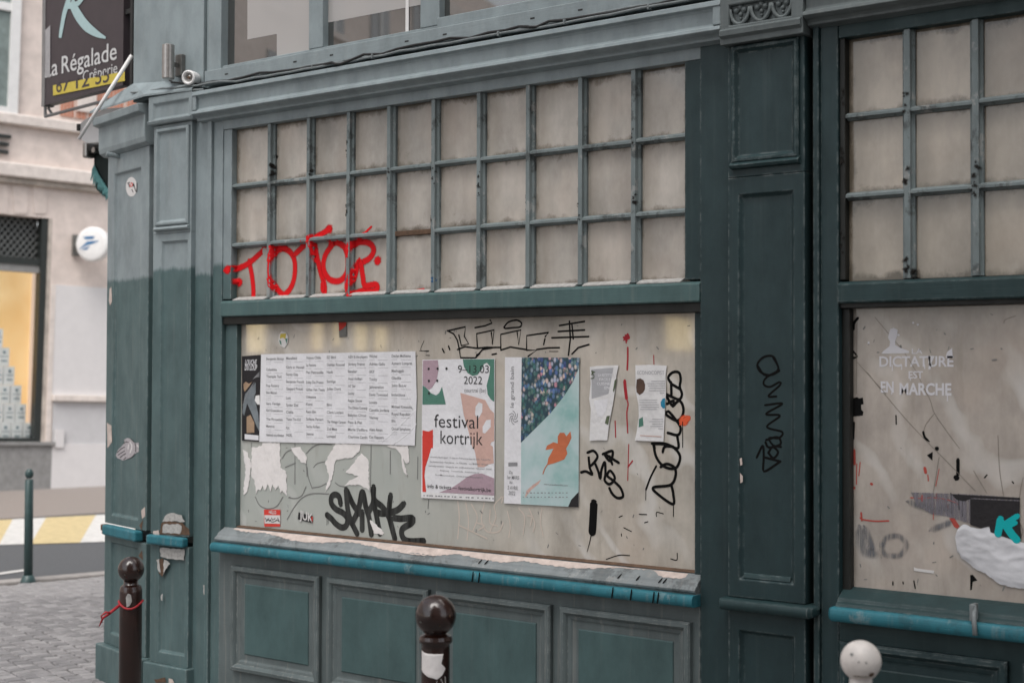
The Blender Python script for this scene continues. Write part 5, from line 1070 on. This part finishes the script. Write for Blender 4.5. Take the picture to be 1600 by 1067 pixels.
# ------------------------------------------------------------------ bollards on the pavement edge
def bollard(name, c, top, ballr, shaft, mats, label, collar=True, neck=.3, grp='ball-topped bollards in front of the shop'):
    t = tag(empty(name, (c[0], c[1], 0)), label, 'bollard', grp)
    zc = top-ballr; a0 = math.asin(min(.95, neck/1.0)) if False else .6
    b = MB(); b.lathe([(ballr*math.sin(p), zc-ballr*math.cos(p)) for p in [a0+(math.pi-a0-.02)*i/22 for i in range(23)]], (c[0],c[1],0), 36); b.build('ball', mats, t, smooth=True)
    zn = zc-ballr*math.cos(a0); nr_ = ballr*math.sin(a0)
    prof = [(shaft,0),(shaft,zn-.045),(shaft*.98,zn-.032)]
    if collar: prof += [(shaft*1.14,zn-.030),(shaft*1.18,zn-.020),(shaft*1.10,zn-.010),(nr_*.96,zn-.004),(nr_*.95,zn+.004)]
    else: prof += [(shaft*.9,zn-.022),(nr_,zn-.016),(nr_*.95,zn+.004)]
    b = MB(); b.lathe(prof, (c[0],c[1],0), 36); b.build('shaft', mats, t, smooth=False, bevel=.001).modifiers.clear()
    me = [o for o in t.children if o.name.startswith('shaft')][0].data; me.polygons.foreach_set('use_smooth', [abs(p.normal.z) < .3 for p in me.polygons])
    b = MB(); b.lathe([(shaft*1.35,0),(shaft*1.35,.03),(shaft*1.05,.05)], (c[0],c[1],0), 28); b.build('foot', mats, t)
    return t
def depthp(x, y, d): return CAM+d*ray(x, y)
pl_ = depthp(205, 869, 5.2); pm_ = depthp(681, 929, 4.32); pr_ = depthp(1345, 1000, 3.56)
def wrap_patch(parent, c, r, pts, mat, name):          # sticker wrapped on a shaft: (angle, z) outline, triangulated as a grid
    b = MB(); base = math.atan2(CAM[1]-c[1], CAM[0]-c[0]); zs_ = sorted(set(p[1] for p in pts)); vs = []; fs = []; NZ, NA = 14, 10
    z0, z1 = min(zs_), max(zs_)
    def span(z):
        xs = []
        for (a, b_) in zip(pts, pts[1:]+pts[:1]):
            if (a[1]-z)*(b_[1]-z) <= 0 and a[1] != b_[1]: xs.append(a[0]+(b_[0]-a[0])*(z-a[1])/(b_[1]-a[1]))
        return (min(xs), max(xs)) if xs else (0, 0)
    for j in range(NZ+1):
        z = z0+(z1-z0)*(j/NZ*.998+.001); l_, h_ = span(z)
        for i in range(NA+1):
            a = base+(l_+(h_-l_)*i/NA); vs.append((c[0]+(r+.0012)*math.cos(a), c[1]+(r+.0012)*math.sin(a), z))
    for j in range(NZ):
        for i in range(NA): q = j*(NA+1)+i; fs.append((q, q+1, q+NA+2, q+NA+1))
    b.add(vs, fs); return b.build(name, mat, parent, smooth=True)
bl = bollard('bollard', pl_, float(pl_[2]), .047, .0405, 'iron_brown', 'glossy brown ball-topped bollard tied with red ribbon', collar=False)
wrap_patch(bl, pl_, .0405, [(-.35,.795),(-.1,.80),(.1,.815),(0,.84),(-.25,.845),(-.45,.83)], 'putty_white', 'paint_chip')
bm = bollard('bollard', pm_, float(pm_[2]), .062, .0435, 'iron_brown', 'brown ball-topped bollard with a torn white sticker, before the panelled riser')
zt_ = float(pm_[2])
wrap_patch(bm, pm_, .0435, [(-1.2,zt_-.165),(-.6,zt_-.172),(-.3,zt_-.180),(.1,zt_-.172),(.55,zt_-.170),(.4,zt_-.20),(.75,zt_-.215),(.45,zt_-.235),(.1,zt_-.246),(-.5,zt_-.240),(-1.2,zt_-.225)], 'paper_torn', 'torn_sticker')
g = MB(); base = math.atan2(CAM[1]-pm_[1], CAM[0]-pm_[0])
for k, pts in enumerate((((.1,-.25),(.05,-.27),(.25,-.275)),((.35,-.245),(.6,-.265)),((.0,-.285),(.3,-.283),(.45,-.30)),((.7,-.24),(.75,-.26)))): g.tube([(pm_[0]+.0445*math.cos(base+a), pm_[1]+.0445*math.sin(base+a), zt_+z) for a, z in pts], .0015, 5)
g.build('scratch', 'putty_white', bm)
br = bollard('bollard', pr_, float(pr_[2]), .0505, .036, 'iron_white', 'chipped white ball-topped bollard on the right', collar=False)
def ball_chip(parent, c, zc, r, az, el, w, h, mat):
    base = math.atan2(CAM[1]-c[1], CAM[0]-c[0])+az; vs = []; n = 14; rnd = random.Random(int(w*1000))
    for k in range(n):
        t = 2*math.pi*k/n; a = base+w*math.cos(t)*(1+rnd.uniform(-.25,.25)); e = el+h*math.sin(t)*(1+rnd.uniform(-.25,.25)); vs.append((c[0]+(r+.0008)*math.cos(e)*math.cos(a), c[1]+(r+.0008)*math.cos(e)*math.sin(a), zc+(r+.0008)*math.sin(e)))
    MB().add(vs, [tuple(range(n))]).build('paint_chip', mat, parent)
zc_ = float(pr_[2])-.0505
ball_chip(br, pr_, zc_, .0512, .62, -.52, .18, .14, 'bare_wood_brown'); ball_chip(br, pr_, zc_, .0512, .0, -.66, .55, .04, 'bare_wood_brown'); ball_chip(br, pr_, zc_, .0512, -.5, .45, .10, .06, 'steel_dull'); ball_chip(br, pr_, zc_, .0512, -.1, .12, .05, .03, 'steel_dull'); ball_chip(br, pr_, zc_, .0512, .25, .1, .04, .05, 'steel_dull')
for (bo, c_, zc3, r3, lst) in ((bm, pm_, float(pm_[2])-.062, .0622, ((.75,.1,.05,.06),(-.85,-.2,.07,.05),(.2,-.35,.03,.03),(-.3,.15,.025,.02))), (bl, pl_, float(pl_[2])-.047, .0472, ((.6,.0,.06,.05),(-.5,-.3,.05,.04)))):
    for k, (az_, el_, w_, h_) in enumerate(lst): ball_chip(bo, c_, zc3, r3, az_, el_, w_, h_, ('bare_wood_brown','steel_dull')[k % 2])  # added chips that double as painted highlights on the brown balls
# red ribbon on the left bollard
rb = tag(empty('red_ribbon', (float(pl_[0]), float(pl_[1]), .72)), 'frayed red ribbon tied round the brown bollard', 'ribbon')
g = MB(); A = depthp(187, 945, 5.17); Bq = depthp(172, 957, 5.12); C_ = depthp(161, 965, 5.12); D_ = depthp(155, 978, 5.12); g.tube([tuple(A), tuple(Bq), tuple(C_), tuple(D_)], [.006,.0055,.0045,.002], 7); g.tube([tuple(Bq), tuple(depthp(165,956,5.10)), tuple(depthp(158,962,5.1)), tuple(depthp(160,972,5.1))], [.0045,.004,.003,.0015], 6); g.build('tail', 'red_ribbon', rb, smooth=True)
g = MB(); g.tube([(pl_[0]+.043*math.cos(t), pl_[1]+.043*math.sin(t), float(A[2])+.012*math.sin(t*2)) for t in [2*math.pi*i/20 for i in range(21)]], .004, 6); g.build('loop', 'red_ribbon', rb, smooth=True)
# green bollard across the paving
gp_ = gnd(44, 911); gt = depthp(47, 733, float((gp_-CAM)@FWD)); H_ = float(gt[2])
gb = tag(empty('bollard', (float(gp_[0]), float(gp_[1]), 0)), 'slim dark green bollard with a small ball by the far road', 'bollard')
b = MB(); b.lathe([(.034,.02),(.032,H_-.085),(.024,H_-.078)], (gp_[0],gp_[1],0), 24); b.build('shaft', 'iron_green', gb, smooth=True); b = MB(); b.lathe([(.033*math.sin(p), H_-.036-.036*math.cos(p)*1.1) for p in [.5+2.6*i/14 for i in range(15)]], (gp_[0],gp_[1],0), 20); b.build('ball', 'iron_green', gb, smooth=True); b = MB(); b.lathe([(.062,0),(.058,.02),(.042,.06),(.035,.065)], (gp_[0],gp_[1],0), 20); b.build('foot', 'iron_green', gb, smooth=True)

# ------------------------------------------------------------------ the stone building across the street
TILT = R(1.5)
post = tag(empty('stone_building', tuple(B0)), 'pale pink stone building with shop windows across the street', 'building')
def bp_(px, py, out=0.0):     # photo point -> (along, height) on the facade
    P = hitp(px, py, B0+BN*out, BN); return (float(np.dot(P-B0, BDIR)), float(P[2]))
ct, st_ = math.cos(TILT), math.sin(TILT)
def bl_(px, py, out=0.0):     # the old front leans a little: undo the lean to get square members
    a, z = bp_(px, py, out); return (a*ct-z*st_, a*st_+z*ct)
def btf(p):                   # (along, out, height)
    a, z = p[0]*ct+p[2]*st_, -p[0]*st_+p[2]*ct; q = B0+BDIR*a+BN*p[1]; return (float(q[0]), float(q[1]), z)
def bbox(name, mat, a0, a1, o0, o1, z0, z1, parent=None, bevel=.0):
    return MB(btf).box(a0, a1, o0, o1, z0, z1).build(name, mat, parent or post, bevel=bevel, recalc=True)
wxr = bl_(71, 500)[0]; zl = bl_(40, 338)[1]; zs1 = bl_(40, 690)[1]; za = bl_(60, 199)[1]; zb_ = bl_(60, 260)[1]; zc2 = bl_(60, 285)[1]; zw = bl_(20, 181)[1]
xw = bl_(28, 100)[0]
W0 = wxr-2.4
bbox('wall', 'stone_pink', wxr+.05, 14, -.4, 0, -.3, 9); bbox('wall', 'stone_pink', -8, W0, -.4, 0, -.3, 9); bbox('wall', 'stone_pink', W0, wxr+.05, -.4, -.001, zl, 9); bbox('plinth', 'granite', W0, bl_(79,740)[0], -.4, .03, -.3, zs1-.03)
bbox('string_course', 'stone_pale', -8, 14, .001, .10, za-.02, za+.13, bevel=.02); bbox('string_course', 'stone_pale', -8, 14, .001, .16, zc2+.02, zb_-.01, bevel=.02); bbox('string_course', 'stone_dirty', -8, 14, .001, .09, zc2-.06, zc2+.018, bevel=.02)
# upper windows
for k in range(-2, 3):
    x1 = xw+k*3.4; w = bbox('upper_window', 'net_curtain', x1-1.15, x1-.09, .002, .012, zw+.08, zw+2.2)
    bbox('window_frame', 'frame_white', x1-.13, x1, .003, .07, zw, zw+2.3, w); bbox('window_frame', 'frame_white', x1-1.3, x1-1.15, .003, .07, zw, zw+2.3, w); bbox('window_frame', 'frame_white', x1-1.1499, x1-.1301, .0125, .06, zw, zw+.10, w); bbox('window_frame', 'frame_white', x1-1.1499, x1-.1301, .0125, .05, bl_(12,16)[1]-.02, bl_(12,8)[1]+.02, w)
    bbox('brick_panel', 'brick_panel', x1+.62, x1+1.85, .001, .02, za+.20, za+2.6); bbox('quoin', 'stone_pale', x1+.72+.12, x1+.72+.40, .0205, .05, za+.30, za+2.6)
# sign letter
lt = tag(empty('sign_letter', btf((bl_(0,222)[0],.05,bl_(0,222)[1]))), 'dark raised capital letter E on the pale stone band', 'sign')
a0, zt0 = bl_(-26, 207); a1 = bl_(16, 207)[0]; zb1 = bl_(0, 240)[1]
g = MB(btf); g.box(a0, a0+.07, .012, .06, zb1, zt0)
for zz in (zb1, (zb1+zt0)/2-.022, zt0-.044): g.box(a0+.0701, a1-(0 if zz > zt0-.05 else .03), .012, .06, zz, zz+.044)
g.build('letter', 'frame_dark', lt, recalc=True)
# shop window with lattice and parcels
sw = bbox('shop_window', 'frame_dark', wxr-.09, wxr, -.20, -.02, zs1, zl)
bbox('reveal', 'stone_dirty', wxr+.0005, wxr+.0495, -.3995, -.002, zs1, zl, sw)
zt2 = bl_(30, 402)[1]; zt3 = bl_(30, 412)[1]; zh = bl_(30, 424)[1]
bbox('head_bar', 'frame_dark', W0, wxr-.0905, -.16, -.04, zt3, zt2, sw); bbox('blind_box', 'granite', W0, wxr-.0905, -.18, -.06, zh, zt3-.001, sw); bbox('bottom_bar', 'frame_dark', W0, wxr-.0905, -.16, -.03, zs1, zs1+.05, sw)
bbox('sill', 'granite', W0, bl_(84,690)[0], -.019, .07, zs1-.045, zs1-.002, sw)
bbox('grille_back', 'frame_dark', W0, wxr-.09, -.39, -.22, zt2, zl, sw)
g = MB(btf); st2 = .088; xa0, xb0, za_, zb2 = W0, wxr-.095, zt2+.002, zl-.006
for sgn in (1, -1):
    k = -60
    while k < 90:
        c = W0+k*st2; k += 1; seg = []
        for zz in (za_, zb2): seg.append((c+sgn*(zz-za_)*.8, zz))
        (x0_, z0_), (x1_, z1_) = seg
        def clipx(xc): t = (xc-x0_)/(x1_-x0_); return (xc, z0_+(z1_-z0_)*t)
        lo, hi = (seg[0], seg[1]) if x0_ < x1_ else (seg[1], seg[0])
        if hi[0] <= xa0 or lo[0] >= xb0: continue
        if lo[0] < xa0: lo = clipx(xa0)
        if hi[0] > xb0: hi = clipx(xb0)
        w_ = .013; o1 = -.15 if sgn > 0 else -.166
        g.add([(lo[0]-w_,o1,lo[1]),(lo[0]+w_,o1,lo[1]),(hi[0]+w_,o1,hi[1]),(hi[0]-w_,o1,hi[1]),(lo[0]-w_,o1-.012,lo[1]),(lo[0]+w_,o1-.012,lo[1]),(hi[0]+w_,o1-.012,hi[1]),(hi[0]-w_,o1-.012,hi[1])], [(0,1,2,3),(7,6,5,4),(0,4,5,1),(1,5,6,2),(2,6,7,3),(3,7,4,0)])
g.build('lattice', 'lattice_iron', sw, recalc=True)
bbox('interior_wall', 'interior_glow_yellow', W0, bl_(45,560,-.9)[0], -.95, -.90, zs1-.1, zt2, sw); bbox('interior_wall', 'interior_glow_cream', bl_(45,560,-.9)[0], wxr+.9, -.90, -.85, zs1-.1, zt2, sw); bbox('interior_floor', 'render_white', W0, wxr+.3, -.85, -.21, zs1-.06, zs1-.005, sw); bbox('interior_back', 'frame_dark', W0-1, wxr+1.5, -3, -2.9, 0, 4, sw)  # self-glowing walls carry the shop's light in their surface
glz = N('shop_glass'); glz.base((1,1,1)); glz.set(roughness=0.0); glz.p.inputs['Transmission Weight'].default_value = 1.0; glz.p.inputs['IOR'].default_value = 1.12
bbox('pane', 'shop_glass', W0, wxr-.0905, -.105, -.10, zs1+.0505, zh, sw)
# parcels stacked in a pyramid
bw = bl_(61,670)[0]-bl_(43.5,670)[0]; hgt = (bl_(30,656)[1]-bl_(30,686)[1])
rows_ = [(61,656),(50,628),(43,601),(33,573),(25,545),(16,515)]
ord_ = ['bottom','second','third','fourth','fifth','top']; cnt = ['rightmost','second from the right','third from the right','fourth from the right','fifth from the right']
box0 = {}
for r_, (px, py) in enumerate(rows_):
    x1 = bl_(px, py+15)[0]; z0_ = zs1-.004+hgt*r_*.985
    for c_ in range(4 if r_ < 4 else 3 if r_ == 4 else 2):
        xx = x1-c_*bw*1.04; o = MB(btf).box(xx-bw*.96, xx, -.40-.02*r_, -.22-.02*r_+random.uniform(-.01,.01), z0_+.001, z0_+hgt*.975).build('parcel_box', 'box_card', None, recalc=True)
        tag(o, f'white parcel box, {cnt[c_]} in the {ord_[r_]} row of the pyramid', 'box', 'parcel boxes in the shop window')
        yf_ = -.205-.02*r_
        g = MB(btf); g.add([(xx-bw*.56,yf_,z0_+hgt*.66),(xx-bw*.36,yf_,z0_+hgt*.66),(xx-bw*.36,yf_,z0_+hgt*.80),(xx-bw*.56,yf_,z0_+hgt*.80)], [(0,1,2,3)]); g.add([(xx-bw*.80,yf_,z0_+hgt*.50),(xx-bw*.12,yf_,z0_+hgt*.50),(xx-bw*.12,yf_,z0_+hgt*.53),(xx-bw*.80,yf_,z0_+hgt*.53)], [(0,1,2,3)]); g.add([(xx-bw*.70,yf_,z0_+hgt*.25),(xx-bw*.20,yf_,z0_+hgt*.25),(xx-bw*.20,yf_,z0_+hgt*.31),(xx-bw*.70,yf_,z0_+hgt*.31)], [(0,1,2,3)]); tag(g.build('printed_mark', 'box_print', o), kind='stuff')
# keystones over the opening
for (a, b_) in ((-14,13),(16,44),(47,74)):
    q = [bl_(a+3,289), bl_(b_-3+3,289), bl_(b_-2,334), bl_(a+6,334)]
    g = MB(btf); g.add([(p[0],o_,p[1]) for o_ in (.012,.001) for p in q], [(0,1,2,3),(7,6,5,4),(0,4,5,1),(1,5,6,2),(2,6,7,3),(3,7,4,0)]); g.build('keystone', 'stone_pink', post, recalc=True)
# white rendered panel to the right of the window
xp = bl_(85,500)[0]; zp = bl_(120,447)[1]; zld = bl_(120,617)[1]; zld2 = bl_(120,627)[1]; zlo = bl_(120,693)[1]
bbox('render_panel', 'render_white', xp, 14, .001, .015, zld, zp); bbox('ledge', 'stone_pale', xp, 14, .001, .08, zld2, zld-.001, bevel=.01); bbox('render_panel', 'render_grey', xp+.02, 14, .001, .012, zlo, zld2-.001); bbox('render_panel', 'render_white', bl_(79,730)[0], 14, .001, .03, -.3, zlo-.001); bbox('render_post', 'render_white', bl_(84,675)[0], bl_(98,675)[0], .0305, .06, zlo-.05, bl_(90,670)[1]); bbox('pilaster_strip', 'stone_pale', wxr+.06, xp-.002, .001, .02, zs1, zp)
# the neighbouring building further along, only seen mirrored in the panes
nb = tag(empty('neighbour_building', tuple(along(B0,-30))), 'tall pale stone building further along with lit shop windows', 'building')
def ntf(p): q = B0+BDIR*p[0]+BN*p[1]; return (float(q[0]), float(q[1]), p[2])
def nbox(name, mat, a0, a1, o0, o1, z0, z1, parent=None): return MB(ntf).box(a0, a1, o0, o1, z0, z1).build(name, mat, parent or nb, recalc=True)
nbox('wall', 'stone_pink', -75, -8.02, -6, 0, 0, 13.5)
for (a, w_, z0_, z1_) in ((-28.0,.4,2.2,2.85),(-29.0,.28,2.3,2.85),(-30.3,.62,2.2,2.85),(-31.5,.62,2.2,2.85),(-25.2,.7,2.1,3.2),(-63,5.0,2.7,4.2)): nbox('lit_panel', 'shop_light', a-w_/2, a+w_/2, .002, .03, z0_, z1_)  # glowing panels for the panes to mirror: windows, the wide last one a sign
for (a, w_) in ((-33.4,1.2),(-35.6,1.2),(-38,1.2),(-41,1.4),(-45,1.6)): nbox('shop_window', 'interior_glow_cream', a-w_/2, a+w_/2, .002, .03, .8, 2.9)
nbox('fascia', 'frame_dark', -50, -9, .002, .12, 3.25, 3.7); nbox('string_course', 'stone_pale', -75, -8.1, .002, .18, 6.6, 6.9); nbox('string_course', 'stone_pale', -75, -8.1, .002, .25, 12.2, 12.6)
for k in range(16):
    for f_ in range(3):
        a = -10-k*2.6; z0_ = 4.2+f_*3.0; w = nbox('window', 'glass_dark', a-1.1, a, .002, .03, z0_, z0_+1.9); nbox('window_frame', 'frame_white', a-.62, a-.50, .0305, .06, z0_, z0_+1.9, w); nbox('window_sill', 'stone_pale', a-1.2, a+.1, .002, .12, z0_-.15, z0_-.001, w)
# round bank sign on a bracket
P = hitp(145, 382, B0+BN*.35, BN); rsn = tag(empty('round_sign', tuple(float(q) for q in P)), 'round white projecting sign with a blue bird emblem', 'sign')
vr = np.cross(np.array([0,0,1.0]), FWD); ax2 = Vector(-(FWD*.86)+RIGHT*-.0+BDIR*-.25); ax2.z = 0; ax2.normalize(); rot2 = ax2.to_track_quat('Z','Y').to_matrix()
r_s = 27.5*float((P-CAM)@FWD)/FPX
def rtf(p): q = rot2 @ Vector(p); return (q.x+P[0], q.y+P[1], q.z+P[2])
MB(rtf).lathe([(r_s*.9,-.10),(r_s*.985,-.07),(r_s,-.03),(r_s*.985,.02),(r_s*.93,.034),(r_s*.8,.042),(r_s*.4,.046),(.01,.047)], (0,0,0), 36).build('disc', 'plastic_white', rsn, smooth=True)
ZR = 4.267; c0 = (629,902); K_ = r_s/(27.5*ZR)
for pts in ([(570,852),(655,850),(642,868),(590,870)], [(540,938),(600,885),(690,880),(640,900),(600,908)], [(560,940),(620,912),(600,938)]):
    xr = rot2 @ Vector((1,0,0)); yr = rot2 @ Vector((0,1,0)); sx = 1 if np.dot(np.array(xr), RIGHT) > 0 else -1; hor = abs(xr.z) < abs(yr.z)
    def mp_(p):
        u, v = (p[0]-c0[0])*K_, -(p[1]-c0[1])*K_; e = (Vector(RIGHT)-ax2*Vector(RIGHT).dot(ax2)).normalized(); w = Vector((0,0,1)); q = e*u+w*v+ax2*.050; return (q.x+P[0], q.y+P[1], q.z+P[2])
    MB().add([mp_(p) for p in pts], [tuple(range(len(pts)))]).build('emblem', 'logo_blue', rsn)
Q1 = hitp(117, 384, B0+BN*.02, BN); b = MB(); e = Vector(BDIR)
bq = bl_(117, 384); g = MB(btf); g.box(bq[0]-.05, bq[0]+.05, .02, .06, bq[1]-.15, bq[1]+.15); g.build('wall_plate', 'steel_dull', rsn, recalc=True); g = MB(); g.tube([tuple(Q1), tuple(P-np.array(ax2)*.05)], .045, 10); g.build('arm', 'steel_dull', rsn)

# ------------------------------------------------------------------ the houses behind the camera: unseen, height and extent set to shade the right of the street
oh = tag(empty('opposite_house', (0,-7.4,0)), 'plastered house on the opposite side of the narrow street', 'building')
MB().box(-1.5,14,-13,-7.4,0,17.5).build('wall', 'plaster_opposite', oh)
for k in range(6):
    for f_ in range(5):
        x = -.8+k*2.2; z = .9+f_*3.4; w = MB().box(x, x+1.1, -7.399, -7.36, z, z+1.9).build('window', 'glass_dark', oh); MB().box(x-.08, x+1.18, -7.3985, -7.33, z-.12, z-.001).build('sill', 'frame_white', w)
        MB().box(x+.5, x+.6, -7.3595, -7.34, z, z+1.9).build('mullion', 'frame_white', w)
